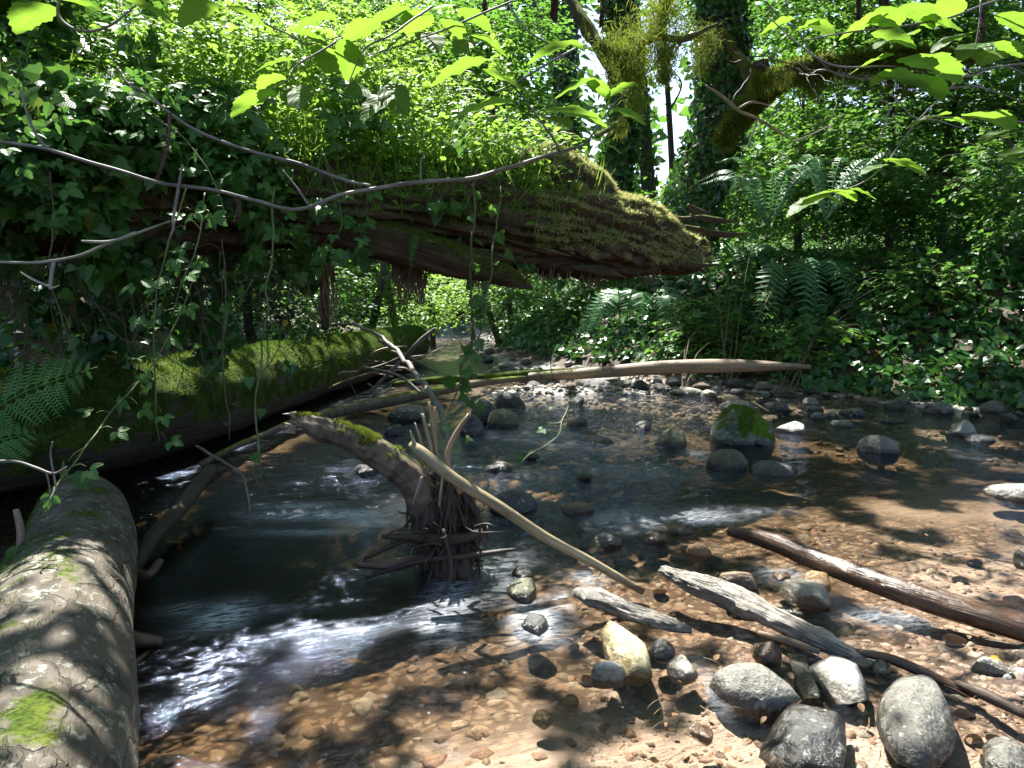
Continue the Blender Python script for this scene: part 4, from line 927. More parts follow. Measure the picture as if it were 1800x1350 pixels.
plain('wood_stake', 'thin short stake, leftmost behind the snag', [(748, 800, 3.2), (738, 770, 3.2), (729, 743, 3.2)], [.01, .012, .006], 'barewood', 8, .15, squash=.6)
plain('wood_stake', 'straight narrow stake, rightmost behind the snag', [(766, 805, 3.25), (766, 760, 3.25), (765, 715, 3.25)], [.012, .013, .008], 'barewood', 8, .12, squash=.6)
plain('curved_branch', 'crooked peeled branch rising right out of the root mass', [(812, 868, 3.08), (796, 838, 3.08), (790, 800, 3.1), (800, 765, 3.1), (822, 730, 3.1)], [.012, .013, .014, .013, .007], 'redwood', 9, .15, jit=.01)
plain('curved_branch', 'short pale twig lying across the front of the root mass', [(778, 835, 2.98), (775, 860, 2.98), (772, 890, 2.98)], [.006, .006, .005], 'polewood', 7, .1)
plain('curved_branch', 'pale bent twig hanging under the pole', [(742, 838, 3.0), (735, 862, 3.0), (726, 885, 3.0)], [.007, .008, .004], 'twig', 7, .1)
plain('root_limb', 'stout brown root stub pointing left at the foot of the snag', [(628, 992, 3.12), (660, 992, 3.12), (710, 990, 3.14), (790, 962, 3.18)], [.018, .03, .034, .03], 'wetwood', 14, .15, squash=.7)
plain('root_limb', 'flat dark slab of wood lying level across the foot of the snag', [(672, 943, 3.1), (740, 945, 3.08), (800, 948, 3.1), (848, 935, 3.15)], [.01, .022, .024, .018], 'darkwood', 14, .2, ridge=.3)
plain('root_limb', 'dark root arching left from the snag to the water', [(740, 940, 3.12), (690, 958, 3.12), (640, 982, 3.12)], [.012, .014, .01], 'darkwood', 9, .15)
plain('root_limb', 'long dark stick reaching right from the snag over the chute', [(640, 1018, 3.1), (720, 990, 3.08), (810, 978, 3.06), (870, 970, 3.06), (908, 964, 3.06)], [.006, .012, .012, .011, .006], 'darkwood', 9, .12, jit=.006)
plain('root_limb', 'dark twig dangling straight down in front of the root mass', [(778, 930, 3.02), (790, 975, 3.0), (792, 1015, 2.98), (773, 1060, 2.96)], [.01, .009, .01, .006], 'darkwood', 8, .15)
plain('root_limb', 'thin dark root falling from the right of the snag to the water', [(828, 870, 3.15), (838, 905, 3.15), (848, 945, 3.15)], [.006, .006, .004], 'darkwood', 7, .15)

# ---- driftwood in the sunny shallows
Vw, Fw, o = stick('driftwood_log', 'long wet dark log with glistening top, lying half sunk at the right', [(1283, 934, .03), (1350, 950, .05), (1450, 990, .055), (1560, 1030, .06), (1680, 1068, .06), (1860, 1120, .06)], [.028, .045, .05, .052, .055, .055], 'wetwood', 32, .12, cat='log', m=220, ridge=.15, fr=(3, 9))
Vw, Fw, o = stick('driftwood_plank', 'grey crumbling weathered log with deep cracks, crossing the sunny shallows', [(1165, 1002, .05), (1215, 1022, .055), (1290, 1052, .045), (1370, 1090, .035), (1450, 1128, .02), (1520, 1160, -.02)], [.03, .062, .07, .062, .052, .025], 'grey_wood', 36, .38, cat='log', m=240, ridge=.5, squash=.7, fr=(9, 16))
stick('driftwood_plank', 'short dark splintery chunk of wood with pale scales, beside the pole end', [(1015, 1040, .05), (1050, 1052, .06), (1100, 1072, .05), (1160, 1092, .03), (1215, 1108, .0)], [.03, .055, .05, .042, .02], 'grey_wood', 32, .42, cat='log', m=160, ridge=.6, squash=.7, fr=(10, 18))
stick('driftwood_stick', 'smooth reddish stick lying below the grey weathered log', [(1333, 1112, .02), (1385, 1126, .025), (1440, 1146, .02)], [.008, .013, .01], 'redwood', 9, .08, cat='stick')
stick('driftwood_stick', 'blue-grey submerged stick above the egg-shaped boulder', [(1500, 1145, .0), (1570, 1160, .01), (1650, 1195, .0), (1720, 1225, -.01)], [.012, .018, .018, .01], 'wetwood', 10, .12, cat='stick')
stick('driftwood_stick', 'dark wet sliver of wood right of the egg-shaped boulder', [(1680, 1200, .01), (1740, 1225, .02), (1810, 1262, .01)], [.01, .02, .012], 'darkwood', 10, .2, cat='stick')
stick('driftwood_stick', 'fine pale straw lying on the wet log at the right edge', [(1690, 1058, .13), (1740, 1085, .12), (1810, 1098, .12)], [.0018, .0018, .0012], 'twig_pale', 5, 0, cat='straw')
stick('driftwood_stick', 'fine white straw below the wet log at the right edge', [(1732, 1124, .01), (1770, 1130, .01), (1810, 1136, .01)], [.0016, .0016, .001], 'twig_pale', 5, 0, cat='straw')
stick('driftwood_stick', 'pale thin stick lying on the far stones right of the moss-capped boulder', [(1322, 706, .12), (1350, 722, .1)], [.012, .01], 'barewood', 6, .1, cat='stick')
# heap of driftwood by the mossy log
r2 = np.random.default_rng(77)
for k in range(44):
    u, v = r2.normal(655, 42), r2.normal(668, 20)
    p = gp(u, min(max(v, 632), 712), .02); l = r2.uniform(.25, .9); a = r2.uniform(-.5, 1.2); z = r2.uniform(.05, .45)
    d = np.array([math.cos(a), math.sin(a) * .7, r2.uniform(-.35, .5)]); p = p + np.array([0, 0, z])
    b_ = MB(); rr = r2.uniform(.006, .022); tube(b_, [p - d * l / 2, p + r2.normal(size=3) * .05, p + d * l / 2], [rr, rr, rr * .4], 6, 9, .2, (4, 20), k)
    tag(b_.build('driftwood_stick', M[['twig', 'snag', 'darkwood', 'barewood'][k % 4]]), 'weathered stick in the driftwood heap between mossy log and water', 'stick', 'sticks in the driftwood heap')
# long fallen branch in front of the heap
b = MB(); t = thing('fallen_branch', 'forked bare branch leaning from the mossy log to the stakes', 'branch', loc=tuple(at(700, 640, 6)))
tube(b, atl([(525, 600, 6.5), (580, 573, 6.4), (640, 575, 6.2), (690, 608, 5.8), (728, 655, 5.2), (765, 705, 4.6), (785, 770, 4.2), (790, 820, 4.0)]), [.008, .012, .014, .018, .02, .022, .018, .008], 8, 60, .12, (6, 20), 5, jit=.02)
tube(b, atl([(650, 690, 6.2), (700, 640, 6.1), (740, 598, 6.0), (765, 577, 6.0)]), [.012, .018, .02, .012], 8, 30, .12, (6, 20), 6)
tube(b, atl([(665, 598, 6.2), (720, 628, 6.2), (770, 655, 6.4)]), [.012, .016, .012], 8, 30, .12, (6, 20), 7)
tube(b, atl([(640, 645, 6.2), (700, 660, 6.0), (740, 690, 5.8)]), [.01, .014, .008], 8, 30, .12, (6, 20), 8)
part(b, 'stem', M['twig'], t)

# ------------------------------------------------------------------ plants
def ground_points(n, x0, x1, y0, y1, dmin, dmax, seed):
    r2 = np.random.default_rng(seed); out = []
    while sum(len(o) for o in out) < n:
        x = r2.uniform(x0, x1, n * 2); y = r2.uniform(y0, y1, n * 2); d = sdf(x, y); k = (d > dmin) & (d < dmax)
        out.append(np.stack([x[k], y[k]], -1))
    P = np.concatenate(out)[:n]; return np.column_stack([P, height(P[:, 0], P[:, 1])])
def inview(P, m=150):
    q = P - CAM; dz = q[:, 1] * CP - q[:, 2] * SP; u = 900 + F * q[:, 0] / np.maximum(dz, .01)
    return (dz > .3) & (u > -m) & (u < 1800 + m)

# ivy carpet of the right bank
G = ground_points(27000, -.9, 13, 5, 22, .12, 6.5, 5); G = G[inview(G)]; G = G[~((G[:, 0] < 3.9) & (sdf(G[:, 0], G[:, 1]) < .55))]
P = G + np.array([0, 0, 1]) * rng.uniform(.0, .16, (len(G), 1)) * (1 + .8 * fbm(G * 1.5, 3, 9))[:, None] + rng.normal(size=G.shape) * .02
b = MB(); A = rdir(len(P), -.35); N = np.array([-.2, -.75, .8]) + rng.normal(size=P.shape) * .4
scatter(b, T_IVYL, P, A, N, rng.uniform(.09, .185, len(P)))
tag(b.build('ivy', M['ivy']), 'glossy dark green ivy carpeting the right bank', 'ivy', kind='stuff')

def gray(u, v, back=0.0):
    r = ray(u, v); D = np.arange(5, 60, .05); P = CAM + r * D[:, None]; k = np.argmax(P[:, 2] < height(P[:, 0], P[:, 1]))
    return D[k] + back
def C_g(L, front=.25): return [(*at(u, v, gray(u, v) - front), r) for (u, v, r) in L]
def shrub(name, label, base, clumps, leaf, mat, n, tpl=T_TRIL, cat='shrub', group=None, stemmat='vine', K=6, L=.35, stems=6, sr=.008, filt=False, droop=.35, hi=1.0):
    """clumps: (x, y, z, r) in metres; sprays of leaves with stems up to them"""
    t_ = thing(name, label, cat, group, tuple(base)); b_ = MB(); C = np.array(clumps, float)
    wgt = C[:, 3] ** 2; ns = max(1, n // K); i = rng.choice(len(C), ns, p=wgt / wgt.sum())
    dr = unit(rng.normal(size=(ns, 3))); rad = C[i, 3] * rng.random(ns) ** .45
    P0 = C[i, :3] + dr * rad[:, None] * np.array([1, 1, .75]); D = dr * .8 + rdir(ns, 0, .6) * .7; D[:, 2] = D[:, 2] * .35
    p_, a_, n_ = sprays(P0, D, K, L, leaf, droop)
    add_leaves(b_, tpl, p_, a_, n_, leaf * rng.uniform(.6, 1.25, len(p_)), filt=filt)
    part(b_, 'foliage', M[mat], t_)
    b_ = MB(); base = np.array(base)
    for k in range(stems):
        c = C[k % len(C), :3] + rng.normal(size=3) * C[k % len(C), 3] * .4; m_ = (base + c) / 2 + rng.normal(size=3) * .12 * np.linalg.norm(c - base) * .5; m_[2] += .1
        tube(b_, [base + rng.normal(size=3) * np.array([.08, .08, 0]), m_, c], [sr, sr * .8, sr * .3], 5, 14, .1, (6, 20), k, jit=.02)
    tw = rng.choice(ns, min(ns, 160), replace=False)
    for k in tw:
        tube(b_, [P0[k], P0[k] + unit(D[k]) * L * .6, P0[k] + unit(D[k]) * L - np.array([0, 0, droop * L * .8])], [.003, .0025, .001], 3, 5, cap=False)
    part(b_, 'stem', M[stemmat], t_); return t_
def C_(L): return [(*at(u, v, D), r) for (u, v, D, r) in L]
def gb_(u, D):   # point on the ground below picture column u at distance D
    p = at(u, 500, D); return np.array([p[0], p[1], zh(p[0], p[1])])

SAL = [('leafy salmonberry bush behind the tip of the overhanging log', 1290, 9.2, [(1330, 330, 12, .5), (1270, 400, 12, .4), (1400, 360, 12.5, .5)], 700),
       ('salmonberry bush spilling over the bank left of the drooping ferns', 1220, 8.9, [(1250, 560, 0, .4), (1300, 540, 0, .35), (1230, 600, 0, .25), (1310, 590, 0, .3)], 900),
       ('low salmonberry bush overhanging the right end of the peeled log', 1380, 8.7, [(1390, 615, 0, .25), (1440, 590, 0, .25)], 350),
       ('salmonberry shoots in front of the sword fern below the log tip', 1110, 9.6, [(1200, 610, 0, .2), (1215, 570, 0, .25)], 260),
       ('tall salmonberry thicket at the right, above the ivy', 1620, 10.5, [(1560, 360, 12, .7), (1680, 350, 11.5, .8), (1780, 400, 11, .7)], 2000),
       ('salmonberry thicket reaching the right edge of the picture', 1840, 9.5, [(1780, 300, 10, .7), (1860, 400, 9.6, .7)], 1400),
       ('dark leafy thicket in the hollow under the mossy limb', 1480, 11.5, [(1440, 300, 11.5, .9), (1520, 250, 12, .9), (1500, 340, 12, .6)], 2300),
       ('dim green bush beneath the thicket at the middle of the right bank', 1450, 10, [(1540, 470, 0, .45), (1620, 500, 0, .45)], 900)]
for lab, u, D, cl, n in SAL:
    shrub('salmonberry_bush', lab, gb_(u, D), [(*at(c[0], c[1], c[2] or gray(c[0], c[1]) - .35), c[3]) for c in cl], .17, 'bramble_far', int(n * .75), T_TRI, K=4, L=.5)

# ferns
def frond(root, base, tip, sag, width, n, mat, lacy=False, name='frond', face=(0, -.55, .85)):
    base, tip = np.array(base), np.array(tip); mid = (base + tip) / 2 + np.array([0, 0, sag])
    C = catmull([base, mid, tip], n + 4)[3:]; T = unit(np.gradient(C, axis=0))
    Sd = unit(np.cross(T, unit(np.array(face, float))) + rng.normal(size=3) * .1); Nn = np.cross(Sd, T)
    s = np.linspace(0, 1, len(C)); wd = width * np.minimum(1, (1 - s) * 2.2) ** .8 * (.65 + .35 * np.minimum(1, s * 4)) + .004
    b_ = MB(); tube(b_, [base, mid, tip], [.004, .003, .001], 5, 20, mi=0)
    for sg in (1, -1):
        A = Sd * sg + T * .35 + Nn * (-.15) + rng.normal(size=C.shape) * .07
        if not lacy:
            scatter(b_, T_PINNA, C, A, Nn + rng.normal(size=C.shape) * .12, wd, wid=np.full(len(C), 1.25))
        else:
            for q in np.linspace(.12, .92, 9):
                base2 = C + unit(A) * (wd * q)[:, None]; w2 = wd * .19 * (1 - q) ** .5 + .002
                for s3 in (1, -1):
                    scatter(b_, T_PINNA, base2, unit(T) * s3 + unit(A) * .5, Nn, w2 * 1.2, wid=np.full(len(C), 1.5))
            scatter(b_, T_PINNA, C, A, Nn, wd, wid=np.full(len(C), .25))
    return part(b_, name, M[mat], root)
T_PINNA = leaf_tpl([(0, 0), (.03, .085), (.35, .075), (.8, .045), (1, 0)], .1, -.18)
def fern(label, base, nf, L, spread, mat='fern', n=26, name='sword_fern', up_=.55, face=None, width=.085):
    t_ = thing(name, label, 'fern', 'ferns on the bank', tuple(base)); base = np.array(base, float)
    for k in range(nf):
        a = (face + rng.uniform(-spread, spread)) if face is not None else k / nf * 6.28 + rng.normal() * .2
        l = L * rng.uniform(.7, 1.1); d = np.array([math.sin(a), -math.cos(a), 0]); r_ = rng.uniform(.55, .95)
        tip = base + d * l * r_ + np.array([0, 0, l * (up_ - r_ * .55)])
        frond(t_, base, tip, l * .32, width, n, mat)
    return t_
def fern_at(label, u, v, nf, px, face=0, spread=1.5, up_=.35, wpx=11, lift=.12):
    D = gray(u, v) - .35; L = px / F * D; b_ = at(u, v, D)
    LIT.append((b_, .4, .5)); fern(label, b_, nf, L, spread, 'fern_bank', 24, face=face, up_=up_, width=wpx / F * D)
fern_at('big sword fern on the bank under the tip of the overhanging log', 1125, 545, 14, 165, 0, 1.7, .1, 21, .35)
fern_at('sword fern with long fronds drooping over the ivy below the log tip', 1395, 485, 14, 210, .35, 1.2, -.05, 24, .5)
fern_at('bluish sword fern just right of the tip of the overhanging log', 1300, 465, 12, 160, -.1, 1.5, .1, 20, .45)
fern_at('tall sword fern standing in dim light beside the ivy-clad trunk', 1350, 400, 14, 170, 0, 3.1, 1.0, 12, .2)
fern_at('tall sword fern behind the thicket under the mossy limb', 1450, 390, 14, 170, 0, 3.1, 1.0, 12, .2)
fern_at('small sword fern in the shade at the foot of the thicket', 1560, 450, 12, 110, 0, 2.5, .6, 10, .2)
fern_at('sword fern among bushes near the right edge', 1720, 450, 12, 120, 0, 2.5, .6, 10, .2)
fern('little fern hanging from the moss of the thinner limb', at(735, 415, 4.6), 3, .3, .5, 'fern_hi', 16, name='fern', face=0, up_=-.4, width=.03)
fern('fern tuft on top of the overhanging log, left of its mossy end', at(830, 290, 5.0), 7, .5, 3.1, 'fern_hi', 18, name='fern', face=0, up_=.5, width=.05)
t = thing('bracken_fern', 'light green lacy fern frond reaching in from the left edge', 'fern', loc=tuple(at(0, 770, 2.5)))
frond(t, at(-120, 800, 2.5), at(170, 645, 2.6), .05, .15, 13, 'fern_hi', lacy=True, face=(-.1, -.9, .5))
frond(t, at(-140, 880, 2.4), at(60, 760, 2.5), .06, .13, 11, 'fern_hi', lacy=True, face=(-.1, -.9, .5))

# ivy-covered and mossy trees on the right
def tree_trunk(name, label, pts, R, ivy_n=0, moss_n=0, limbs=(), mat='trunk', cat='tree', leafsz=.09, crown=None, crown_n=0, crown_mat='maple', K=7, amp=.12):
    P = atl(pts); t_ = thing(name, label, cat, None, tuple(P[0]))
    b_ = MB(); V, Fq = tube(b_, P, R, 28, 120, amp, (1.5, 5), int(pts[0][0]))
    for lp, lr in limbs: tube(b_, atl(lp), lr, 14, 60, .12, (3, 8), int(lp[0][0]), jit=.03)
    part(b_, 'trunk', M[mat], t_)
    if moss_n: fuzz(V, Fq, moss_n, (.03, .09), M['moss_fuzz'], t_, None, .6, .7)
    if ivy_n:
        Q, Nn = surf_sample(V, Fq, ivy_n); Q = Q + Nn * rng.uniform(.0, .22, (len(Q), 1)) ** 1.3; A = rng.normal(size=Q.shape) * .5; A[:, 2] -= .8
        b_ = MB(); scatter(b_, T_IVYL, Q, A, Nn + rng.normal(size=Q.shape) * .35, rng.uniform(.6, 1.2, len(Q)) * leafsz); part(b_, 'ivy', M['ivy'], t_)
    if crown:
        C = np.array(C_(crown)); ns = crown_n // K; wgt = C[:, 3] ** 2; i = rng.choice(len(C), ns, p=wgt / wgt.sum()); dr = unit(rng.normal(size=(ns, 3)))
        P0 = C[i, :3] + dr * (C[i, 3] * rng.random(ns) ** .4)[:, None]; D = dr + rdir(ns, 0, .4) * .7; D[:, 2] *= .35
        p_, a_, n_ = sprays(P0, D, K, .5, leafsz, .3); b_ = MB(); scatter(b_, T_LEAF, p_, a_, n_, leafsz * 1.15 * rng.uniform(.6, 1.3, len(p_)), wid=np.full(len(p_), 1.25)); part(b_, 'crown', M[crown_mat], t_)
    return t_
tree_trunk('maple_tree', 'thick leaning trunk wrapped in ivy with a moss-hung limb arching to the right', [(1200, 430, 10.8), (1225, 330, 10.8), (1262, 220, 10.8), (1270, 110, 10.8), (1262, -20, 10.8), (1250, -160, 10.8)], [.42, .36, .36, .34, .3, .26], 5200,
           limbs=[([(1265, 250, 10.7), (1300, 180, 10.5), (1325, 130, 10.4), (1350, 115, 10.3)], [.16, .15, .12, .1])], leafsz=.1)
tree_trunk('maple_tree', 'slim dark trunk with patchy ivy between the two bright gaps of sky', [(1068, 430, 14), (1082, 300, 14), (1100, 180, 14), (1090, 60, 14), (1075, -80, 14)], [.34, .3, .26, .24, .2], 5000,
           limbs=[([(1098, 170, 14), (1060, 100, 14), (1020, 40, 14), (985, -40, 14)], [.13, .1, .09, .06]), ([(1095, 120, 14), (1150, 50, 14), (1200, -40, 14)], [.1, .08, .05])], leafsz=.11)
tree_trunk('maple_tree', 'slender pale trunk standing in the gap of sky left of the ivy-wrapped trunk', [(1150, 430, 17), (1138, 300, 17), (1128, 160, 17), (1118, 40, 17), (1110, -60, 17)], [.2, .17, .15, .13, .1], 700, leafsz=.11)
tree_trunk('maple_tree', 'dark curving trunk behind the hazel leaves near the top middle', [(985, 320, 20), (1000, 220, 20), (990, 120, 20), (1000, 20, 20), (1020, -80, 20)], [.3, .28, .3, .28, .22], 2600, leafsz=.14, limbs=[([(995, 110, 20), (950, 40, 20), (920, -40, 20)], [.15, .12, .1])])
# arching mossy limb with hanging moss
t = thing('mossy_limb', 'arching limb shaggy with hanging moss, reaching across the right of the picture', 'limb', loc=tuple(at(1400, 110, 8)))
b = MB(); V, Fq = tube(b, atl([(1270, 250, 9), (1300, 205, 8.8), (1350, 150, 8.5), (1420, 118, 8.2), (1520, 105, 8), (1620, 95, 7.8), (1720, 92, 7.6)]), [.1, .1, .095, .085, .07, .055, .04], 24, 160, .25, (2, 7), 5)
V2_, F2_ = tube(b, atl([(1330, 160, 8.6), (1312, 120, 8.5), (1290, 90, 8.5), (1270, 50, 8.5)]), [.1, .07, .05, .03], 16, 50, .25, (2, 7), 6)
part(b, 'limb', M['moss_limb'], t)
fuzz(V, Fq, 20000, (.04, .14), M['moss_fuzz'], t, lambda c, n: np.clip(fbm(c * 3, 3, 4) + .3, 0, 1) + .05, .5, .8, name='hanging_moss')
b = MB(); n = 5200; u = rng.uniform(1320, 1660, n); q = at(1500, 130, 8)[None] * 0 + np.array([at(a, rng.uniform(120, 150), 8.1) for a in u]); A = rng.normal(size=q.shape) * .15; A[:, 2] -= 1
L = np.clip(.12 + .5 * np.maximum(0, fbm(np.column_stack([u / 30, u * 0, u * 0]), 2, 8)), .05, .6) * rng.uniform(.3, 1, n)
scatter(b, T_BLADE, q, A, rng.normal(size=q.shape), L, wid=np.full(n, .35)); part(b, 'moss_curtain', M['moss_fuzz'], t)
b = MB()
for k in range(34):
    u = rng.uniform(1310, 1700); p = at(u, rng.uniform(90, 150), 8); d = np.array([rng.normal() * .5, rng.uniform(-.6, .2), rng.uniform(-.7, .3)]); tube(b, [p, p + d * .5 + rng.normal(size=3) * .05, p + d * rng.uniform(.8, 1.5) + rng.normal(size=3) * .1], [.009, .006, .002], 4, 16, cap=False, jit=.05)
part(b, 'twigs', M['twig'], t)
# branch with golden moss near the top centre
t = thing('mossy_branch', 'branch hung with golden yellow moss at the top centre', 'branch', loc=tuple(at(1120, 80, 3.6)))
b = MB(); V, Fq = tube(b, atl([(990, -30, 3.9), (1030, 35, 3.7), (1060, 80, 3.6), (1100, 95, 3.6), (1150, 65, 3.6), (1200, 68, 3.6), (1260, 40, 3.7)]), [.014, .018, .022, .026, .022, .016, .01], 10, 90, .2, (6, 12), 3, jit=.01)
V2_, F2_ = tube(b, atl([(1100, 95, 3.6), (1095, 130, 3.6), (1120, 175, 3.6), (1085, 215, 3.5), (1050, 240, 3.4)]), [.018, .016, .012, .012, .014], 9, 60, .2, (6, 12), 4, jit=.01)
tube(b, atl([(1165, -40, 3.6), (1168, 30, 3.6), (1150, 65, 3.6)]), [.02, .02, .018], 9, 30, .2, (6, 12), 5)
part(b, 'stem', M['moss_limb'], t)
def tuft(b_, u, v, D, rpx, n, L, down=.5):
    q = at(u, v, D) + rng.normal(size=(n, 3)) * rpx / F * D * np.array([.5, .5, .5]); A = rng.normal(size=q.shape) * .6; A[:, 2] -= down
    scatter(b_, T_BLADE, q, A, rng.normal(size=q.shape), L * rng.uniform(.4, 1.1, n), wid=np.full(n, 1.0))
b = MB()
for a in [(1105, 95, 3.6, 55, 1500, .055, .5), (1150, 70, 3.6, 50, 1100, .055, .5), (1165, 15, 3.6, 36, 900, .06, .8), (1170, 90, 3.6, 22, 500, .07, 1.6), (1168, 125, 3.6, 14, 350, .07, 2), (1075, 85, 3.6, 30, 500, .05, .5), (1115, 130, 3.6, 26, 700, .06, 1.2), (1120, 180, 3.55, 16, 350, .05, 1.5), (1090, 220, 3.5, 14, 350, .05, 1.6), (1040, 45, 3.7, 18, 250, .03, .3), (1205, 40, 3.6, 14, 200, .04, .8)]: tuft(b, *a)
part(b, 'moss', M['moss_gold'] if 'moss_gold' in M else M['moss_pale'], t)
t = thing('mossy_branch', 'short twig end with an orange-green moss tuft beside the ivy-wrapped trunk', 'branch', loc=tuple(at(1235, 90, 4.6)))
b = MB(); tube(b, atl([(1180, 80, 4.6), (1215, 68, 4.6), (1245, 60, 4.6)]), [.008, .014, .012], 8, 20, .2); part(b, 'stem', M['moss_limb'], t)
b = MB(); tuft(b, 1240, 72, 4.6, 26, 700, .06, .2); tuft(b, 1232, 110, 4.6, 16, 300, .06, .8); part(b, 'moss', M['moss_fuzz'], t)

# background trees of the right and centre
def bg_tree(label, u, D, H, crown, n, mat='maple', leaf=.11, r=.09, group='trees of the background wood', tpl=T_LEAF):
    base = gb_(u, D); t_ = thing('maple_tree', label, 'tree', group, tuple(base)); b_ = MB()
    top = base + np.array([rng.normal() * .4, rng.normal() * .3, H]); tube(b_, [base - np.array([0, 0, .1]), (base + top) / 2 + rng.normal(size=3) * .25, top], [r, r * .7, r * .25], 8, 30, .1, (2, 6), int(u))
    C = np.array(C_(crown), float)
    for c in C[:, :3]:
        h = np.clip((c[2] - base[2]) * .75 / H, .1, .95); q = base + (top - base) * h; tube(b_, [q, (q + c) / 2 + rng.normal(size=3) * .15, c], [r * .35, r * .22, .01], 5, 14, .1, (2, 6), 3)
    part(b_, 'trunk', M['trunk'], t_)
    K = 7; ns = n // K; wgt = C[:, 3] ** 2; i = rng.choice(len(C), ns, p=wgt / wgt.sum()); dr = unit(rng.normal(size=(ns, 3)))
    rad = C[i, 3] * rng.random(ns) ** .5 * (1 + .35 * rng.normal(size=ns))
    P0 = C[i, :3] + dr * rad[:, None] * np.array([1.15, 1, .7]); D_ = dr + rdir(ns, 0, .4) * .7; D_[:, 2] *= .3
    p_, a_, n_ = sprays(P0, D_, K, .5 * leaf / .11, leaf, .25); b_ = MB()
    scatter(b_, tpl, p_, a_, n_, leaf * rng.uniform(.6, 1.3, len(p_)), wid=np.full(len(p_), 1.3)); part(b_, 'crown', M[mat], t_)
BG = [('young maple with layered leaves in the upper right corner', 1800, 13, 6, [(1750, 60, 13, 1.3), (1820, 180, 12.5, 1.2), (1700, 200, 13, 1.1), (1640, 60, 13.5, 1.2)], 6500, 'maple', .12),
      ('young maple filling the wood behind the moss-hung limb', 1560, 14, 6, [(1560, 60, 14, 1.3), (1600, 200, 14, 1.1), (1480, 180, 14, 1.1), (1450, 40, 14, 1.2)], 6500, 'maple', .12),
      ('lit maple sapling low behind the thicket under the mossy limb', 1400, 15, 4, [(1380, 270, 15, 1.1), (1350, 350, 15, .8), (1450, 330, 15, .9)], 3600, 'maple', .12),
      ('maple sapling with leaves coloured dark for shade, low at the right', 1650, 14, 4, [(1650, 300, 14, 1.1), (1740, 330, 13.5, 1.0), (1570, 330, 14, 1.0)], 4200, 'maple_shaded', .12),
      ('dim maple far back on the right', 1750, 19, 8, [(1700, 150, 19, 2.2), (1820, 300, 19, 2), (1600, 300, 19, 2), (1800, 30, 19, 2)], 8000, 'maple_shaded', .16),
      ('dim maple far back behind the mossy limb', 1450, 20, 8, [(1400, 150, 20, 1.8), (1500, 300, 20, 2), (1350, 30, 20, 1.5), (1500, 20, 20, 2)], 8000, 'maple', .16),
      ('leafy crown between the sky gap and the ivy-wrapped trunk, at the top', 1190, 16, 8, [(1190, 30, 16, .8), (1240, -20, 15, 1), (1180, 120, 16, .35)], 1800, 'maple_shaded', .12),
      ('maple behind the tip of the overhanging log', 1240, 15, 3, [(1200, 360, 15, .7), (1130, 400, 15, .6), (1290, 330, 15, .8)], 2600, 'maple', .12),
      ('airy maple left of the bright sky gap', 900, 18, 8, [(900, 60, 18, 1.2), (860, 180, 18, 1.4), (960, 200, 18, .6), (800, 60, 18, 1.4)], 6000, 'maple', .15),
      ('maple at the top centre-left behind the hazel leaves', 700, 16, 8, [(700, 60, 16, 1.6), (760, 160, 16, 1.4), (620, 20, 16, 1.4), (640, 160, 16, 1.3)], 7000, 'maple', .14),
      ('maple behind the upper left vegetation', 450, 15, 8, [(420, 30, 15, 1.6), (500, 120, 15, 1.4), (300, 20, 15, 1.6), (200, 60, 14, 1.6)], 6000, 'maple', .14),
      ('bush lit by sun at the head of the narrow reach', 760, 18, 3, [(770, 520, 18, 1.0), (720, 540, 17, .7), (800, 500, 20, 1)], 3600, 'herb', .11),
      ('bush on the left bank seen under the overhanging log', 640, 14, 2.5, [(620, 530, 14, .8), (560, 540, 12, .6), (680, 520, 15, .8), (600, 490, 15, .7)], 4200, 'maple', .1),
      ('bush right of the narrow reach, under the middle of the overhanging log', 880, 17, 3, [(880, 540, 17, .8), (930, 520, 16, .7), (980, 540, 14, .6), (900, 490, 18, 1)], 3800, 'maple', .1),
      ('bush behind the sword fern under the log tip', 1040, 15, 3, [(1020, 500, 14, .7), (1060, 450, 15, .8), (1080, 380, 16, .8)], 3000, 'maple', .1),
      ('dark bush deep in the shade of the left bank', 480, 9, 2.5, [(480, 520, 9, .6), (400, 500, 9, .6), (520, 480, 10, .6), (440, 440, 9, .5)], 3000, 'maple_shaded', .09),
      ('tall tree far beyond the left of the sky gap', 860, 30, 14, [(830, 100, 30, 3), (920, 260, 30, 1.6), (760, 260, 30, 2.6), (900, -20, 30, 2.0)], 6000, 'maple', .24),
      ('tall tree far beyond the overhanging log', 600, 28, 14, [(560, 180, 28, 3), (660, 280, 28, 2.4), (480, 300, 28, 3), (600, 30, 28, 3)], 6000, 'maple_shaded', .24)]
for lab, u, D, H, cr, n, mt, lf in BG: bg_tree(lab, u, D, H, cr, n, mt, lf)
# far wood
b = MB(); n = 52000
az = rng.uniform(-.85, .85, n); Dd = rng.uniform(32, 60, n); el = rng.uniform(-.06, .5, n); x = np.tan(az) * Dd
azp = np.tan(az) * F + 900
gap = np.exp(-((azp - 1075) / 62) ** 2) * (el > .08) + np.exp(-((azp - 1180) / 40) ** 2) * (el > .06)
k = rng.random(n) > gap * .86
Pw = np.column_stack([x, Dd, 1.3 + np.tan(el) * Dd])[k]; keep = fbm(Pw * .16, 3, 91) > -.1 - .6 * sstep(.3, .1, el[k]); Pw = Pw[keep]
scatter(b, T_LEAF, Pw, rdir(len(Pw), -.2), np.array([0, -.6, .7]) + rng.normal(size=Pw.shape) * .5, rng.uniform(.5, 1.1, len(Pw)), wid=np.full(len(Pw), 1.3))
tag(b.build('far_wood', M['maple']), 'dense green wood far beyond the stream', 'wood', kind='stuff')
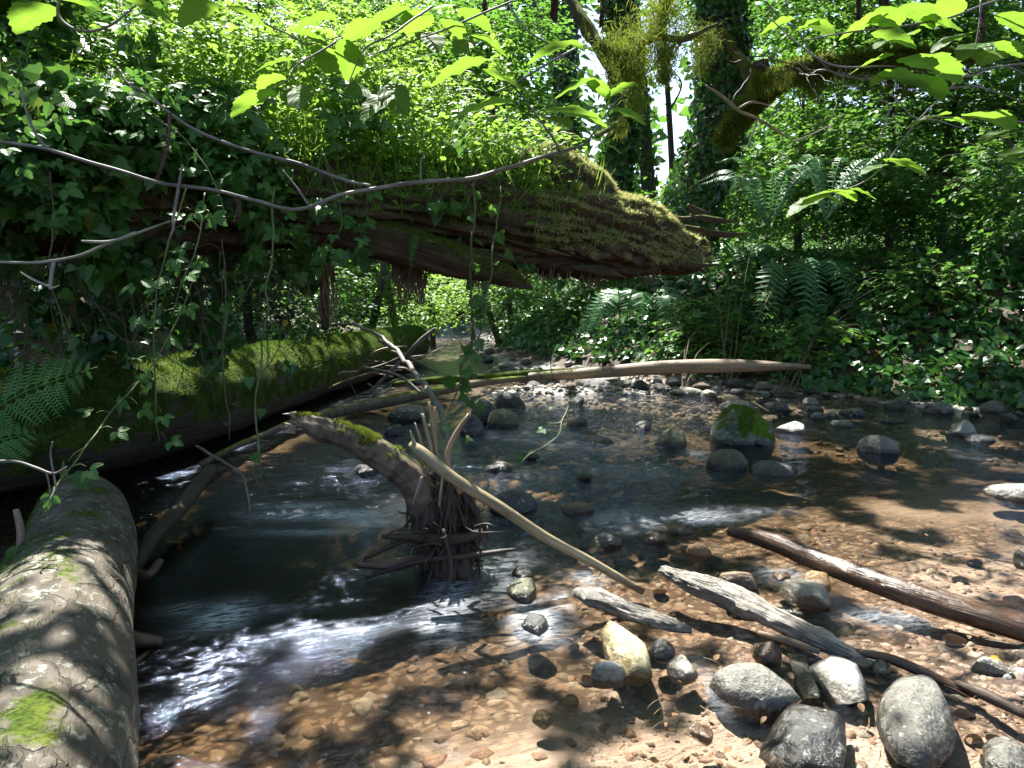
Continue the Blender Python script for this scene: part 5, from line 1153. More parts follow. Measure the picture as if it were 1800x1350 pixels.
# undergrowth that covers the forest floor
G = ground_points(26000, -20, 24, 9, 32, .3, 30, 15); G = G[inview(G)]; G = G[~((G[:, 0] > 0) & (sdf(G[:, 0], G[:, 1]) < 4.2) & (G[:, 1] < 15))]; G[:, 2] += rng.uniform(0, .6, len(G)) * (1 + .7 * fbm(G * .8, 2, 3))
b = MB(); scatter(b, T_TRIL, G, rdir(len(G), -.1), np.array([0, -.4, 1]) + rng.normal(size=G.shape) * .35, rng.uniform(.1, .18, len(G)))
tag(b.build('undergrowth', M['bramble_far']), 'low leafy undergrowth covering the banks and forest floor', 'undergrowth', kind='stuff')

# ------------------------------------------------------------------ upper left: vegetation on and over the big log
b = MB(); Q, Nn = surf_sample(Vb, Fb, 7000, lambda c, n: ((n[:, 2] > .35)).astype(float) * (c[:, 0] < .75) * np.clip(1.1 - (c[:, 0] + .3) * .7, .2, 1) + 1e-9)
A = rng.normal(size=Q.shape) * .35; A[:, 2] += 1; scatter(b, T_BLADE, Q, A, rng.normal(size=Q.shape), rng.uniform(.1, .34, len(Q)), wid=np.full(len(Q), .42))
tag(b.build('grass', M['grass']), 'sunlit grass growing on top of the overhanging log', 'grass', kind='stuff')
b = MB(); Q, Nn = surf_sample(Vb, Fb, 5200, lambda c, n: ((n[:, 2] > .0)).astype(float) * (c[:, 0] < .5) * (1.0 + (c[:, 0] > -1.6) * 1.2) + 1e-9)
Q = Q + np.array([0, 0, 1]) * (rng.random((len(Q), 1)) ** 1.3) * .42 + rng.normal(size=Q.shape) * .04
scatter(b, T_OVATE, Q, rdir(len(Q), .0, .5), np.array([0, -.2, 1]) + rng.normal(size=Q.shape) * .4, rng.uniform(.03, .085, len(Q)))
tag(b.build('herbs', M['herb']), 'bright small-leaved herbs crowding the top of the overhanging log', 'herbs', kind='stuff')
# ivy hanging over the face of the log and bank at left
def face_cloud(n, ur, vr, Dr, wfun=None, seed=3):
    r2 = np.random.default_rng(seed); u = r2.uniform(*ur, n * 3); v = r2.uniform(*vr, n * 3)
    d = fbm(np.stack([u / 90, v / 90, 0 * u], -1), 3, seed); k = d > (wfun(u, v) if wfun is not None else -.2); u, v = u[k][:n], v[k][:n]
    D = Dr(u, v) + r2.normal(size=len(u)) * .12
    a = (u - 900) / F; bb = (v - 675) / F
    return CAM + np.stack([a, CP - bb * SP, -SP - bb * CP], -1) * D[:, None], u, v
lowD = lambda u, v: 3.15 + u / 600 * 1.2
b = MB(); P, u, v = face_cloud(2300, (-80, 900), (130, 520), lowD, lambda u, v: -.12 + .35 * sstep(300, 420, v) + .35 * sstep(350, 800, u) + .6 * (v < 130 + .28 * u) * sstep(200, 400, u), 3)
A = rng.normal(size=P.shape) * .5; A[:, 2] -= .55; N = np.array([.1, -.8, .5]) + rng.normal(size=P.shape) * .4
scatter(b, T_IVY, P, A, N, rng.uniform(.05, .115, len(P))); 
P, u, v = face_cloud(1800, (-80, 1000), (120, 500), lambda u, v: lowD(u, v) + .25, lambda u, v: -.15 + .3 * sstep(300, 420, v) + .35 * sstep(350, 800, u) + .6 * (v < 130 + .28 * u) * sstep(200, 400, u), 4)
scatter(b, T_IVY, P, rng.normal(size=P.shape) * .5 - np.array([0, 0, .5]), np.array([.1, -.8, .5]) + rng.normal(size=P.shape) * .4, rng.uniform(.05, .1, len(P)))
tag(b.build('ivy', M['ivy_hi']), 'ivy and broad leaves hanging over the face of the overhanging log', 'ivy', kind='stuff')
b = MB(); P, u, v = face_cloud(1500, (-60, 900), (140, 420), lambda u, v: lowD(u, v) - .1, lambda u, v: -.05 + .35 * sstep(330, 430, v) + .2 * sstep(450, 800, u), 14)
scatter(b, T_TRI, P, rng.normal(size=P.shape) * [1, .4, .4] - np.array([0, 0, .3]), np.array([.1, -.55, .85]) + rng.normal(size=P.shape) * .4, rng.uniform(.06, .12, len(P)))
tag(b.build('brambles', M['bramble']), 'leaflets of bramble woven through the ivy on the face of the log', 'bramble', kind='stuff')
b = MB(); P, u, v = face_cloud(600, (-80, 420), (-60, 190), lambda u, v: 3.7 + u / 600 * 1.0, lambda u, v: -.05 + .5 * sstep(120, 330, u), 6)
scatter(b, T_IVY, P, rng.normal(size=P.shape) * .5 - np.array([0, 0, .4]), np.array([.1, -.7, .6]) + rng.normal(size=P.shape) * .4, rng.uniform(.06, .13, len(P)))
tag(b.build('ivy', M['ivy_hi']), 'broad dark leaves covering the bank at the upper left', 'ivy', kind='stuff')
b = MB(); P, u, v = face_cloud(3000, (60, 900), (40, 280), lambda u, v: lowD(u, v) + .05, lambda u, v: -.15 + .5 * sstep(260, 80, u) + .5 * sstep(240, 300, v) + .25 * sstep(700, 900, u), 17)
scatter(b, T_TRI, P, rdir(len(P), -.1), np.array([0, -.35, 1]) + rng.normal(size=P.shape) * .45, rng.uniform(.03, .09, len(P)))
tag(b.build('herbs', M['herb']), 'sunlit yellow-green herbs spilling over the upper edge of the log', 'herbs', kind='stuff')
LIT.append((at(330, 200, 3.8), .4, .2)); LIT.append((at(200, 120, 3.6), .3, .2)); LIT.append((at(480, 230, 4.1), .4, .1))
# bushes on top, left to right
TOP = [('leafy bush against the top left corner', [(60, 40, 4.2, .5), (150, 110, 4.2, .45), (0, 140, 4.0, .45)], 1700, 'bramble', .07),
       ('sunny bramble bush on top of the log, left of centre', [(300, 60, 4.8, .55), (380, 140, 4.7, .45), (250, 150, 4.5, .4)], 1900, 'herb', .07),
       ('tall bright shrub behind the grass on the log', [(450, 40, 5.4, .6), (540, 90, 5.4, .55), (470, 150, 5.0, .4)], 2200, 'herb', .075),
       ('sunlit nettle-like shrub at the middle of the log top', [(640, 130, 5.6, .5), (720, 200, 5.4, .38), (600, 190, 5.2, .35), (660, 40, 6, .6)], 2000, 'herb', .07),
       ('low bright shrub near the moss-covered end of the log', [(800, 230, 5.5, .28), (880, 250, 5.6, .22), (760, 170, 5.8, .35), (950, 250, 5.8, .16)], 1100, 'herb', .06)]
for lab, cl, n, mt, lf in TOP:
    C = C_(cl); bs = np.array(C[0][:3]); bs[2] = max(zh(bs[0], bs[1]), 1.6)
    shrub('bramble_bush', lab, bs, C, lf, mt, n, T_TRI, K=5, L=.3, stems=10, sr=.004, stemmat='stem', filt=False)
# dark hollow under the log: ivy and roots
b = MB(); P, u, v = face_cloud(1500, (-60, 560), (400, 650), lambda u, v: 5.2 + 0 * u, lambda u, v: -.05 + 0 * u, 8)
scatter(b, T_IVY, P, rng.normal(size=P.shape) * .6 - np.array([0, 0, .4]), np.array([.1, -.8, .5]) + rng.normal(size=P.shape) * .5, rng.uniform(.05, .12, len(P)))
G = ground_points(9000, -9, -2.5, 2.5, 14, .15, 5, 25); G[:, 2] += rng.uniform(0, .25, len(G)); scatter(b, T_IVYL, G, rdir(len(G), -.2), np.array([.4, -.5, .7]) + rng.normal(size=G.shape) * .4, rng.uniform(.06, .11, len(G)))
tag(b.build('ivy', M['ivy']), 'dark ivy on the shaded left bank beneath the overhanging log', 'ivy', kind='stuff')
b = MB()
for k in range(150):   # the tangle of roots and dead stems in the hollow
    u0, v0 = rng.uniform(-40, 560), rng.uniform(300, 460); D = lowD(u0, 0) + rng.uniform(.1, 1.3); p0 = at(u0, v0, D); l = rng.uniform(.3, 1.0)
    p2 = p0 + np.array([rng.normal() * .3, rng.normal() * .15, -l]); tube(b, [p0, (p0 + p2) / 2 + rng.normal(size=3) * .1, p2], [.004, .0035, .002], 4, 16, cap=False, jit=.03)
tag(b.build('dead_stems', M['vine']), 'tangle of dead stems and roots hanging in the dark hollow at left', 'dead stems', kind='stuff')
# hanging vines
VINES = [('long thin vine hanging to the pool left of the snag', [(480, 330, 3.6), (478, 450, 3.5), (462, 600, 3.4), (455, 720, 3.35), (450, 800, 3.3), (456, 850, 3.3)], .0055),
         ('second thin vine, just left of the one reaching the pool', [(392, 420, 3.6), (396, 520, 3.55), (390, 620, 3.5), (402, 700, 3.5), (404, 780, 3.5)], .0045),
         ('hair-thin vine looping beside the dark log at left', [(90, 300, 3), (95, 480, 3), (110, 560, 3), (125, 610, 3), (140, 645, 3)], .0035),
         ('paired vine stems hanging at the picture centre', [(838, 300, 4.6), (828, 480, 4.4), (830, 590, 4.3), (812, 650, 4.2), (790, 720, 4.1)], .008),
         ('pale vine hanging right of the paired stems', [(880, 330, 4.7), (862, 480, 4.4), (842, 590, 4.3), (824, 660, 4.2), (818, 740, 4.2)], .005),
         ('thin vine hanging over the peeled log', [(968, 470, 5.2), (960, 560, 5.1), (966, 640, 5.1), (972, 690, 5.1)], .004),
         ('vine hanging in front of the sword fern', [(1078, 470, 5.4), (1092, 540, 5.3), (1082, 600, 5.3), (1074, 665, 5.3)], .0045),
         ('vine hanging from the log tip over the right end of the peeled log', [(1148, 480, 5.6), (1155, 560, 5.6), (1150, 640, 5.6)], .004),
         ('bent pale stem crossing behind the bramble shoot', [(440, 490, 3.7), (400, 560, 3.6), (380, 640, 3.6), (358, 672, 3.6)], .004)]
for i, (lab, pts, r) in enumerate(VINES):
    t = thing('hanging_vine', lab, 'vine', 'vines hanging from the overhanging log', tuple(at(*pts[0]))); b = MB(); V, Fq = tube(b, atl(pts), [r] * (len(pts) - 1) + [r * .4], 5, 60, .1, (9, 20), i, jit=.018); part(b, 'stem', M['vine'] if i not in (0, 4, 8) else M['stem'], t)
    b = MB(); n = 7 if i not in (3, 4) else 16; P = catmull(atl(pts), n + 2)[1:-1] + rng.normal(size=(n, 3)) * .03; A = rng.normal(size=P.shape) * .6; A[:, 2] -= .4
    scatter(b, T_IVY, P, A, np.array([0, -.9, .4]) + rng.normal(size=P.shape) * .4, rng.uniform(.035, .065, n) * (1.5 if i in (3, 4) else 1)); part(b, 'foliage', M['ivy_hi'], t)
# bramble shoots hanging at left, leaflets in threes
BR = [('bramble shoot with leaflets in threes hanging down to the mossy log', [(330, 330, 3.1), (300, 420, 3.0), (275, 520, 2.95), (270, 640, 2.9), (275, 730, 2.9), (280, 775, 2.9)], 11, .085),
      ('bramble stem slanting from the bottom left up through the shoots', [(75, 900, 2.3), (140, 800, 2.5), (200, 720, 2.7), (270, 640, 2.85), (330, 520, 3.0), (350, 450, 3.1)], 12, .085),
      ('bramble shoot with toothed leaves just right of the lowest one', [(360, 340, 3.2), (345, 440, 3.1), (320, 500, 3.05), (300, 560, 3.0)], 9, .10),
      ('leafy shoot trailing over the face of the log', [(260, 200, 3.3), (330, 250, 3.3), (380, 330, 3.3), (400, 400, 3.3)], 10, .09),
      ('leafy shoot trailing by the thinner limb', [(560, 260, 3.9), (590, 330, 3.9), (600, 400, 3.9), (560, 450, 3.9)], 9, .09),
      ('small green sapling shoot beside the splintered stakes', [(790, 800, 3.3), (783, 760, 3.3), (775, 725, 3.3)], 5, .05),
      ('thin arching shoot with few leaves over the rapid', [(905, 820, 3.6), (975, 770, 3.7), (990, 735, 3.8), (1010, 690, 4)], 4, .05)]
for i, (lab, pts, n, sz) in enumerate(BR):
    t = thing('bramble_shoot', lab, 'bramble', 'bramble shoots at the left', tuple(at(*pts[0]))); b = MB(); tube(b, atl(pts), [.0035] * (len(pts) - 1) + [.0015], 5, 50, jit=.008); C = catmull(atl(pts), n + 2)[1:-1]
    off = np.stack([rng.uniform(-1, 1, n), rng.uniform(-.6, .1, n), rng.uniform(-.5, .3, n)], -1); off = unit(off) * rng.uniform(.03, .1, (n, 1))
    for c, o_ in zip(C, off): tube(b, [c, c + o_ * .6 + np.array([0, 0, .01]), c + o_], [.0018, .0015, .001], 4, 6, cap=False)
    part(b, 'stem', M['stem'], t); b = MB(); A = off + rng.normal(size=off.shape) * .03; A[:, 2] -= .02
    scatter(b, T_TRI, C + off, A, np.array([0, -.75, .65]) + rng.normal(size=C.shape) * .25, sz * rng.uniform(.8, 1.25, n)); part(b, 'foliage', M['bramble'], t)

# ------------------------------------------------------------------ hazel twigs in front
def twig(name, label, segs, mat='twig', cat='twig', leaves=(), catkins=(), leafmat='hazel', group=None):
    """segs: list of (pts, radii); leaves: (u, v, D, px, heading deg, droop, roll)"""
    t_ = thing(name, label, cat, group, tuple(at(*segs[0][0][0]))); b_ = MB()
    for j, (pts, R) in enumerate(segs): tube(b_, atl(pts), R, 8, max(20, len(pts) * 10), .08, (14, 40), j + int(abs(pts[0][0])), jit=.004)
    part(b_, 'stem', M[mat], t_)
    for (u, v, D, px, hd, dr, rl) in leaves:
        b_ = MB(); a = math.radians(hd); A = np.array([[math.cos(a), math.sin(a) * 1.0, -dr]]); Nn = np.array([[rl, -.12, 1.0]])
        p = at(u, v, D)[None] - unit(A) * (px / F * D * .5)
        scatter(b_, T_HAZEL, p, A, Nn, [px / F * D * 1.22]); part(b_, 'leaf', M[leafmat], t_)
    for pts in catkins:
        b_ = MB(); P = catmull(atl(pts), 60); T = unit(np.gradient(P, axis=0)); n = 420; i = rng.integers(0, 60, n); rad = .0052 * pts[0][2] / 1.8
        A = rng.normal(size=(n, 3)); A = unit(A - T[i] * (A * T[i]).sum(1)[:, None]) + T[i] * .6; scatter(b_, T_LEAF, P[i], A, rng.normal(size=(n, 3)), rad * 1.5 * rng.uniform(.7, 1.2, n), wid=np.full(n, 1.4))
        tube(b_, atl(pts), [rad * .7] * (len(pts) - 1) + [rad * .4], 8, 24, .35, (250, 250), 3); part(b_, 'catkin', M['catkin'], t_)
    return t_
twig('hazel_branch', 'long smooth bare twig sagging across the whole left half with catkins hanging on it', [([(-60, 250, 1.75), (0, 251, 1.75), (80, 262, 1.75), (180, 293, 1.75), (270, 318, 1.76), (380, 336, 1.78), (450, 355, 1.8), (520, 368, 1.8), (600, 343, 1.85), (700, 325, 1.9), (820, 313, 1.95), (900, 292, 2.0), (980, 268, 2.0), (1030, 255, 2.05)], [.0042, .0042, .0042, .0044, .0046, .0046, .0046, .0048, .005, .0055, .006, .006, .005, .003]),
      ([(85, 263, 1.75), (60, 230, 1.75), (45, 190, 1.75), (32, 145, 1.75)], [.004, .0035, .003, .0015]), ([(540, 360, 1.82), (520, 330, 1.82), (497, 300, 1.82)], [.003, .0025, .0015]),
      ([(320, 290, 1.76), (310, 340, 1.76), (303, 385, 1.76), (304, 405, 1.76), (294, 428, 1.76)], [.003, .004, .0035, .003, .0015]), ([(740, 320, 1.93), (742, 280, 1.93), (752, 270, 1.93)], [.003, .002, .001])],
     'twig', 'branch', catkins=[[(298, 198, 1.75), (296, 240, 1.75), (288, 280, 1.75), (276, 314, 1.75)], [(417, 343, 1.79), (420, 366, 1.79), (416, 388, 1.79)]])
twig('hazel_branch', 'thin grey twig running down right from the vegetation to join the long bare twig', [([(207, 118, 1.8), (225, 145, 1.8), (260, 165, 1.8), (300, 198, 1.8), (350, 230, 1.82), (430, 262, 1.84), (520, 287, 1.86), (600, 315, 1.88), (650, 326, 1.9)], [.002, .003, .0035, .004, .0042, .0045, .0045, .0045, .004])], 'twig', 'branch')
twig('dead_twig', 'lichen-crusted forked twig low at the left', [([(-20, 460, 2.0), (60, 462, 2.0), (130, 452, 2.0), (190, 428, 2.0), (240, 410, 2.0), (300, 390, 2.0)], [.0035, .0045, .0045, .0045, .004, .003]), ([(145, 423, 2.0), (200, 424, 2.0), (240, 410, 2.0)], [.003, .005, .005]), ([(96, 460, 2.0), (92, 490, 2.0), (90, 508, 2.0)], [.005, .005, .003]), ([(90, 506, 2.0), (60, 492, 2.0), (36, 478, 2.0)], [.004, .004, .002]), ([(90, 506, 2.0), (104, 500, 2.0)], [.003, .001])], 'twig_pale', 'branch')
twig('dead_twig', 'bent pale twig with little spurs low against the barked log at left', [([(-10, 812, 2.3), (30, 812, 2.3), (64, 822, 2.3), (95, 832, 2.3), (118, 820, 2.3)], [.006, .005, .005, .004, .002]), ([(92, 776, 2.3), (88, 800, 2.3), (98, 865, 2.3)], [.003, .003, .003]), ([(80, 832, 2.3), (86, 868, 2.3)], [.003, .002])], 'twig', 'branch')
twig('dead_twig', 'crooked dead twig with sunlit side shoots in front of the ivy-wrapped trunk', [([(1240, 150, 5), (1272, 172, 5), (1300, 195, 5), (1335, 210, 5), (1370, 232, 5), (1395, 250, 5)], [.006, .012, .012, .01, .009, .004]), ([(1300, 190, 5), (1320, 180, 5), (1345, 184, 5), (1372, 196, 5)], [.009, .008, .006, .003]), ([(1330, 212, 5), (1322, 240, 5), (1310, 262, 5), (1296, 255, 5)], [.007, .006, .005, .002]), ([(1395, 248, 5), (1430, 235, 5), (1465, 218, 5)], [.005, .004, .002])], 'redwood', 'branch')
HZ = [
 ('hazel spray of backlit leaves hanging in front of the log at the left of centre', [([(650, 40, 2.1), (560, 90, 2.0), (520, 115, 2.0), (505, 140, 2.0), (470, 160, 2.0)], [.003, .003, .0025, .002, .0015])],
   [(450, 168, 2.0, 78, 170, .15, .1), (478, 138, 2.0, 52, 150, .1, .2), (520, 160, 2.0, 62, 290, .5, -.4), (575, 95, 2.1, 60, 100, .1, .3), (545, 60, 2.1, 60, 20, .1, 0), (490, 105, 2.1, 60, 200, .1, .2)]),
 ('hazel spray with drooping leaves at the centre of the upper left', [([(760, 10, 2.1), (690, 60, 2.0), (640, 85, 2.0), (615, 140, 2.0)], [.0035, .003, .0025, .0015])],
   [(615, 95, 2.0, 60, 100, .6, .5), (665, 175, 2.0, 64, 220, .6, .3), (690, 165, 2.0, 60, 320, .7, -.6), (635, 155, 2.0, 44, 250, .2, .8), (640, 45, 2.0, 66, 160, .1, .2), (560, 30, 2.2, 70, 190, .1, .1)]),
 ('brightest sunlit hazel spray above the middle of the log', [([(900, 0, 2.1), (800, 45, 2.1), (760, 60, 2.1), (700, 80, 2.1), (620, 110, 2.1)], [.0035, .003, .003, .0025, .0015])],
   [(710, 62, 2.1, 66, 200, .35, .3), (755, 62, 2.1, 60, 300, .5, 0), (816, 74, 2.1, 44, 250, .5, .2), (856, 70, 2.1, 56, 10, .2, 0), (795, 42, 2.1, 50, 60, 0, .2), (735, 30, 2.2, 60, 120, .0, .1), (830, 25, 2.2, 60, 30, .1, 0), (690, 20, 2.2, 70, 180, .1, .2)]),
 ('hazel spray with the largest green leaf, under the sky gap', [([(1010, 85, 1.85), (940, 125, 1.8), (900, 148, 1.8), (868, 162, 1.8)], [.003, .003, .0025, .0015]), ([(900, 148, 1.8), (945, 205, 1.8), (975, 245, 1.8), (985, 265, 1.8)], [.0022, .0025, .003, .003])],
   [(815, 112, 1.8, 90, 175, .12, .1), (888, 135, 1.75, 92, 340, .25, .25), (855, 180, 1.75, 105, 185, .05, .05), (1000, 192, 1.75, 100, 15, -.1, .1), (975, 205, 1.7, 66, 300, .2, 0), (972, 82, 1.9, 68, 170, .1, .1), (1000, 248, 1.8, 56, 200, .1, 0), (1010, 75, 2.0, 30, 20, .1, 0)]),
 ('hazel spray with pointed leaves just left of the golden moss', [([(1100, 160, 1.9), (1070, 195, 1.9), (1045, 230, 1.9), (1030, 250, 1.95)], [.002, .0022, .0025, .003])],
   [(1020, 145, 1.9, 66, 175, .1, .1), (1050, 150, 1.9, 44, 30, .2, -.3), (1095, 152, 1.9, 52, 160, .1, .1), (1115, 158, 1.9, 40, 330, .3, 0), (1100, 195, 1.9, 56, 10, .1, 0), (1060, 248, 1.95, 50, 340, .2, 0)]),
 ('overhead hazel spray along the top edge, left half', [([(120, -40, 1.7), (100, 20, 1.7), (140, 52, 1.7), (190, 48, 1.7), (240, 10, 1.7)], [.004, .0035, .003, .003, .002])],
   [(150, 2, 1.7, 90, 0, .05, .1), (190, 42, 1.75, 40, 300, .3, 0), (60, 18, 1.7, 80, 160, .1, 0), (260, 10, 1.9, 70, 20, .1, 0), (350, 12, 2.0, 70, 160, .1, .1), (430, 20, 2.0, 60, 20, .1, .1)]),
 ('hazel spray of sunlit leaves at the top right', [([(1800, -20, 2.2), (1700, 20, 2.1), (1620, 40, 2.0), (1500, 55, 2.0), (1420, 70, 2.0)], [.004, .0035, .003, .0025, .0015]), ([(1725, 0, 2.1), (1722, 40, 2.1), (1715, 85, 2.1)], [.003, .0025, .0015])],
   [(1370, 38, 2.1, 50, 160, .1, .1), (1410, 45, 2.1, 62, 180, .15, .1), (1440, 42, 2.1, 50, 10, .15, .1), (1525, 35, 2.0, 66, 150, .1, .1), (1565, 24, 2.0, 56, 60, .1, .3), (1550, 36, 2.0, 60, 330, .2, .2), (1612, 16, 2.0, 66, 20, .1, .1), (1580, 60, 1.9, 72, 200, .1, .1), (1650, 35, 2.0, 60, 320, .2, .2), (1680, 62, 2.1, 66, 190, .2, .2), (1715, 80, 2.1, 62, 210, .3, .3), (1740, 90, 2.1, 64, 230, .3, .4), (1780, 30, 2.1, 60, 20, .1, .2), (1670, 12, 2.1, 56, 100, .1, .3), (1770, 78, 2.1, 50, 10, .1, .1)]),
 ('hazel spray with broad green leaves in front of the right wood', [([(1800, 110, 2.1), (1740, 120, 2.0), (1640, 122, 1.9), (1560, 115, 1.9), (1450, 110, 1.9), (1350, 30, 2.0)], [.0035, .003, .003, .003, .003, .0015])],
   [(1630, 105, 1.85, 105, 10, .0, .12), (1540, 102, 1.9, 60, 170, .1, .1), (1585, 132, 1.85, 80, 340, .15, .3), (1628, 140, 1.85, 72, 20, .1, .3), (1560, 130, 1.9, 50, 200, .2, .2), (1645, 148, 1.9, 50, 320, .3, .3), (1565, 60, 1.85, 66, 350, .1, .2)]),
 ('hazel twig ending in a brilliant white-lit leaf spray, lowest at the right', [([(1700, 130, 2.1), (1665, 160, 2.15), (1620, 205, 2.15), (1585, 250, 2.2), (1555, 290, 2.2), (1510, 325, 2.2), (1440, 345, 2.2)], [.003, .003, .003, .0028, .0025, .0022, .0012])],
   [(1425, 350, 2.2, 66, 188, .22, .15), (1442, 338, 2.2, 50, 165, .0, .1), (1462, 346, 2.2, 34, 300, .3, .2), (1510, 333, 2.2, 44, 340, .15, .1), (1480, 335, 2.2, 50, 20, .0, .1), (1540, 291, 2.2, 42, 190, .1, .2), (1585, 283, 2.2, 66, 355, .1, .1), (1600, 290, 2.2, 36, 320, .3, 0)]),
 ('hazel leaves hanging level at the right edge', [([(1830, 215, 2.0), (1780, 215, 2.0), (1700, 210, 2.0), (1640, 205, 2.0), (1625, 205, 2.05)], [.003, .003, .0025, .002, .0015])],
   [(1735, 200, 1.95, 84, 10, -.05, .1), (1640, 202, 2.0, 62, 178, .05, .1), (1685, 210, 2.0, 44, 330, .1, .1), (1760, 230, 2.0, 56, 190, .1, .1), (1795, 262, 2.0, 64, 200, .15, .1), (1800, 285, 2.0, 50, 340, .1, .1)]),
]
for lab, segs, lv in HZ: twig('hazel_branch', lab, segs, 'twig', 'branch', leaves=lv)
# fine bare twigs in the upper picture, each its own branchlet
for i, pts in enumerate([[(560, 95, 2.2), (640, 60, 2.2), (700, 30, 2.2), (760, 0, 2.2)], [(430, 0, 2.2), (470, 40, 2.3), (540, 75, 2.3), (600, 60, 2.3)], [(880, -10, 2.5), (930, 60, 2.5), (1000, 110, 2.6), (1060, 150, 2.6)], [(1350, 10, 3), (1400, 60, 3), (1440, 110, 3), (1500, 135, 3), (1600, 125, 3)], [(1560, 160, 3), (1600, 200, 3), (1650, 215, 3), (1700, 230, 3)], [(1660, 150, 2.6), (1720, 150, 2.6), (1800, 180, 2.6)], [(1690, 130, 2.8), (1760, 120, 2.8), (1830, 140, 2.8)], [(1540, 170, 2.8), (1565, 190, 2.8), (1555, 230, 2.8), (1560, 245, 2.8)]]):
    b = MB(); tube(b, atl(pts), [.004, .0035] + [.003] * (len(pts) - 3) + [.0015], 6, 40, .1, (14, 40), i, jit=.02)
    tag(b.build('bare_twig', M['twig' if i % 2 else 'twig_pale']), 'fine bare twig ' + ['rising behind the hazel leaves left of the top centre', 'dipping from the top edge at the left of centre', 'running from the top edge to the golden moss', 'sweeping in front of the mossy limb', 'ending beside the level hazel leaves at the right', 'sloping down to the right edge', 'nearly level at the right edge near the top', 'hanging down under the broad hazel leaves'][i], 'twig', 'fine bare twigs')
# catkin clusters hanging at the top
for i, (u, v0, v1, D) in enumerate([(976, -20, 36, 3.2), (970, -20, 30, 3.2), (850, -20, 30, 3), (1057, -20, 45, 3), (1508, -10, 38, 2.6), (1725, 5, 75, 2.4), (1556, -10, 20, 2.5)]):
    twig('catkin', 'brown catkin at the top edge, ' + ['longer of the close pair by the golden moss', 'shorter of the close pair by the golden moss', 'leftmost of them all', 'against the dark trunk beside the golden moss', 'over the mossy limb', 'long one near the upper right corner', 'shortest, right of the one over the mossy limb'][i], [([(u, v0 - 10, D), (u + 1, v0, D)], [.001, .001])], 'twig', 'catkin', catkins=[[(u, v0, D), (u + 2, (v0 + v1) / 2, D), (u, v1, D)]], group='catkins dangling at the top edge')
# ivy seedlings / small leaves on the far left by the log, fallen leaves
for (u, v, z, s_, lab, mt, a) in [(135, 828, .55, .085, 'single pale heart-shaped leaf above the end of the barked log', 'bramble', 1.2), (505, 562, .0, .05, 'yellow leaf hanging at the edge of the dark hollow', 'yellow', 2), (1075, 1050, 0, .0, '', '', 0)]:
    if not lab: continue
    p = at(u, v, 2.9 if u < 300 else 4.4); b = MB(); scatter(b, T_HAZEL, p[None], [[math.cos(a), -.2, -.6]], [[.1, -.8, .5]], [s_]); tag(b.build('leaf', M[mt]), lab, 'leaf')
b = MB()
for (u, v, D, s_) in [(20, 960, 2.4, .06), (30, 985, 2.35, .06), (10, 1000, 2.3, .05), (45, 965, 2.4, .04)]:
    p = at(u, v, D); scatter(b, T_HAZEL, p[None], [rng.normal(size=3) * [1, .4, .2]], [[.1, -.5, 1]], [s_])
t = thing('seedling', 'green seedling sprouting at the left edge behind the barked log', 'plant', loc=tuple(at(20, 1010, 2.4))); part(b, 'foliage', M['bramble'], t)
b = MB(); tube(b, atl([(20, 1040, 2.4), (24, 1000, 2.4), (30, 960, 2.4)]), .003, 5, 10); part(b, 'stem', M['stem'], t)
plain('broken_twig', 'reddish broken twig standing at the left edge by the barked log', [(36, 960, 2.5), (36, 930, 2.5), (28, 895, 2.5)], [.013, .013, .01], 'redwood', 8, .15)
# fallen leaves on stones and gravel
r2 = np.random.default_rng(5)
for k in range(46):
    if k < 30: p = gp(r2.uniform(980, 1800), r2.uniform(690, 735)); 
    else: p = gp(r2.uniform(1050, 1800), r2.uniform(1000, 1340))
    p[2] = max(.012, zh(p[0], p[1]) + .02); b = MB(); scatter(b, T_OVATE, p[None], rdir(1), np.array([[0, 0, 1.0]]) + r2.normal(size=(1, 3)) * .2, [r2.uniform(.025, .05)])
    tag(b.build('fallen_leaf', M['dead_leaf' if k % 5 else 'yellow']), ('brown' if k % 5 else 'yellow') + ' fallen leaf lying ' + ('on the far shore below the ivy' if k < 30 else 'among the stones of the sunny shallows'), 'leaf', 'fallen leaves on the stones')

b = MB(); r2 = np.random.default_rng(9)
L1 = [gp(r2.uniform(900, 1800), r2.uniform(672, 740)) for k in range(700)] + [gp(r2.uniform(1000, 1800), r2.uniform(900, 1350)) for k in range(130)] + [np.array([r2.uniform(-1.9, -1.05), 0, 0]) * 0 + gp(r2.uniform(620, 800), r2.uniform(655, 690)) for k in range(120)]
L1 = np.array(L1); L1[:, 2] = np.maximum(height(L1[:, 0], L1[:, 1]) + .012, .012); kk = r2.random(len(L1)) < .55
scatter(b, T_OVATE, L1[kk], rdir(kk.sum(), 0, .2), np.array([0, 0, 1]) + rng.normal(size=(kk.sum(), 3)) * .35, rng.uniform(.012, .035, kk.sum()))
scatter(b, T_BLADE, L1[~kk], rdir((~kk).sum(), .05, .1), np.array([0, 0, 1]) + rng.normal(size=((~kk).sum(), 3)) * .3, rng.uniform(.03, .1, (~kk).sum()), wid=np.full((~kk).sum(), .5))
V_, N_l = surf_sample(*LOG1, 260, lambda c, n: (n[:, 2] > .4).astype(float) + 1e-9); scatter(b, T_BLADE, V_ + N_l * .004, rdir(260, 0, .1), N_l, rng.uniform(.015, .05, 260), wid=np.full(260, .6))
tag(b.build('leaf_litter', M['dead_leaf']), 'dead leaf bits and needles strewn over shore, stones and the barked log', 'leaf litter', kind='stuff')

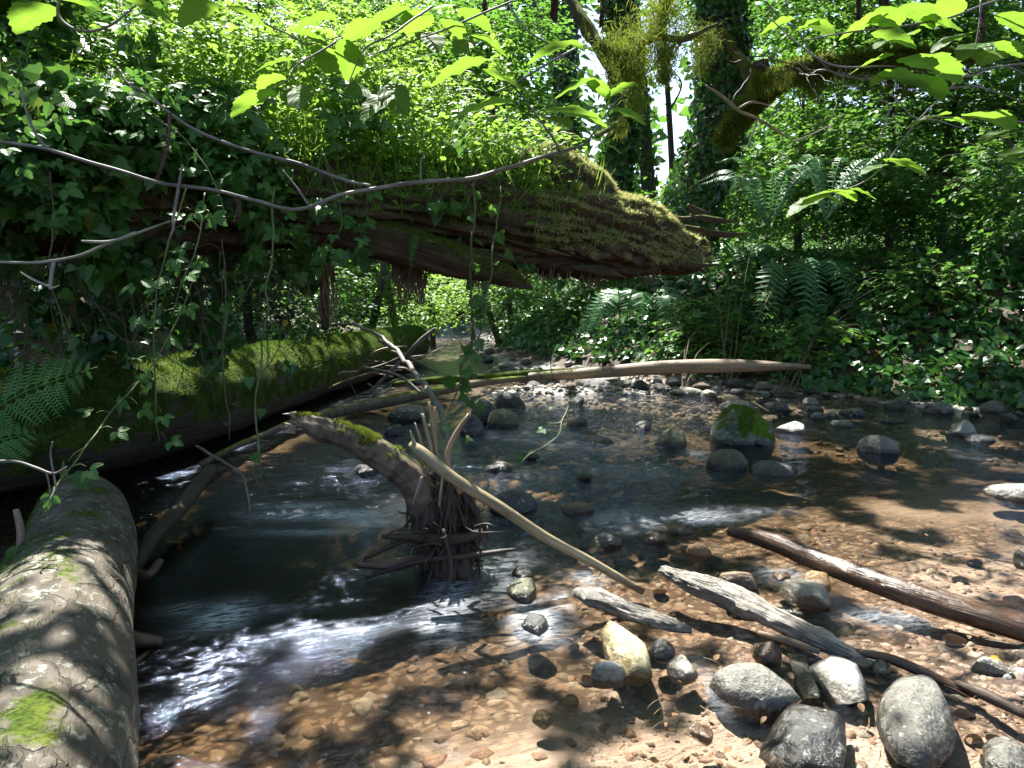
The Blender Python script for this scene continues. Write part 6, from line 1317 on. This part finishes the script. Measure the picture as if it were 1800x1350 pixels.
# ------------------------------------------------------------------ the canopy that shades the stream
LP = np.array([p for p, _, _ in LIT]); LR = np.array([r for _, r, _ in LIT]) + .055; LK = np.array([k for _, _, k in LIT]) * .5
CAN = [(-7.5, 3.0), (-9.5, 8.5), (8.5, 3.5), (11.5, 9.0), (-4.5, -2.5), (5.0, -2.5), (-3, 15), (7, 16)]
n = 30000; K = 7
x = rng.uniform(-8.5, 9.5, n); y = rng.uniform(1.0, 17, n); z = np.maximum(4.9, 2.3 + .43 * y) + rng.uniform(0, 2.6, n)
P0 = np.column_stack([x, y, z]); ok = fbm(P0 * .55, 3, 81) > -.33; P0 = P0[ok]; D_ = rdir(len(P0), 0, .3)
p_, a_, n_ = sprays(P0, D_, K, .5, .12, .25)
k = shade_keep(p_); p_, a_, n_ = p_[k], a_[k], n_[k]
near = np.argmin(np.linalg.norm(p_[:, None, :2] - np.array(CAN)[None], axis=2), axis=1)
LABC = ['left bank alder whose crown spreads over the pool', 'far left alder with its crown over the mossy log', 'right bank alder with its crown over the sunny shallows', 'far right alder shading the ivy bank', 'alder behind the viewer on the left', 'alder behind the viewer on the right', 'alder beyond the overhanging log', 'alder on top of the right bank']
for i, (cx, cy_) in enumerate(CAN):
    q = p_[near == i]; zb_ = zh(cx, cy_); t = thing('alder_tree', LABC[i], 'tree', None, (cx, cy_, zb_)); b = MB()
    if i < 6: top = np.array([cx * .9, cy_, 9.5]); tube(b, [(cx, cy_, zb_ - .2), (cx * .97, cy_ + .1, 4), top], [.22, .18, .06], 12, 40, .1, (1, 4), i)
    else: top = np.array([cx, cy_ + 1, 13.0]); tube(b, [(cx * 3.2, cy_ + 8, zb_ + 1), (cx * 2, cy_ + 5, 9), top], [.22, .18, .06], 12, 40, .1, (1, 4), i)
    for j in rng.choice(len(q), min(14, len(q)), replace=False):
        s0 = np.array([cx * .94, cy_, min(q[j, 2] * .8, 8)]) if i < 6 else top - [0, 0, 1]
        m_ = (s0 + q[j]) / 2; m_[2] += .5; m_[2] = max(m_[2], 2 + .44 * m_[1])
        P3 = np.array([s0, m_, q[j]]); tt = catmull(P3, 30)
        if shade_keep(tt).mean() > .85: tube(b, P3, [.05, .03, .006], 6, 24, .1, (2, 6), int(j) % 50)
    part(b, 'trunk', M['trunk'], t); b = MB(); kk = near == i; scatter(b, T_LEAF, p_[kk], a_[kk], n_[kk], .115 * rng.uniform(.7, 1.25, kk.sum()), wid=np.full(kk.sum(), 1.25)); part(b, 'crown', M['hazel_far'], t)
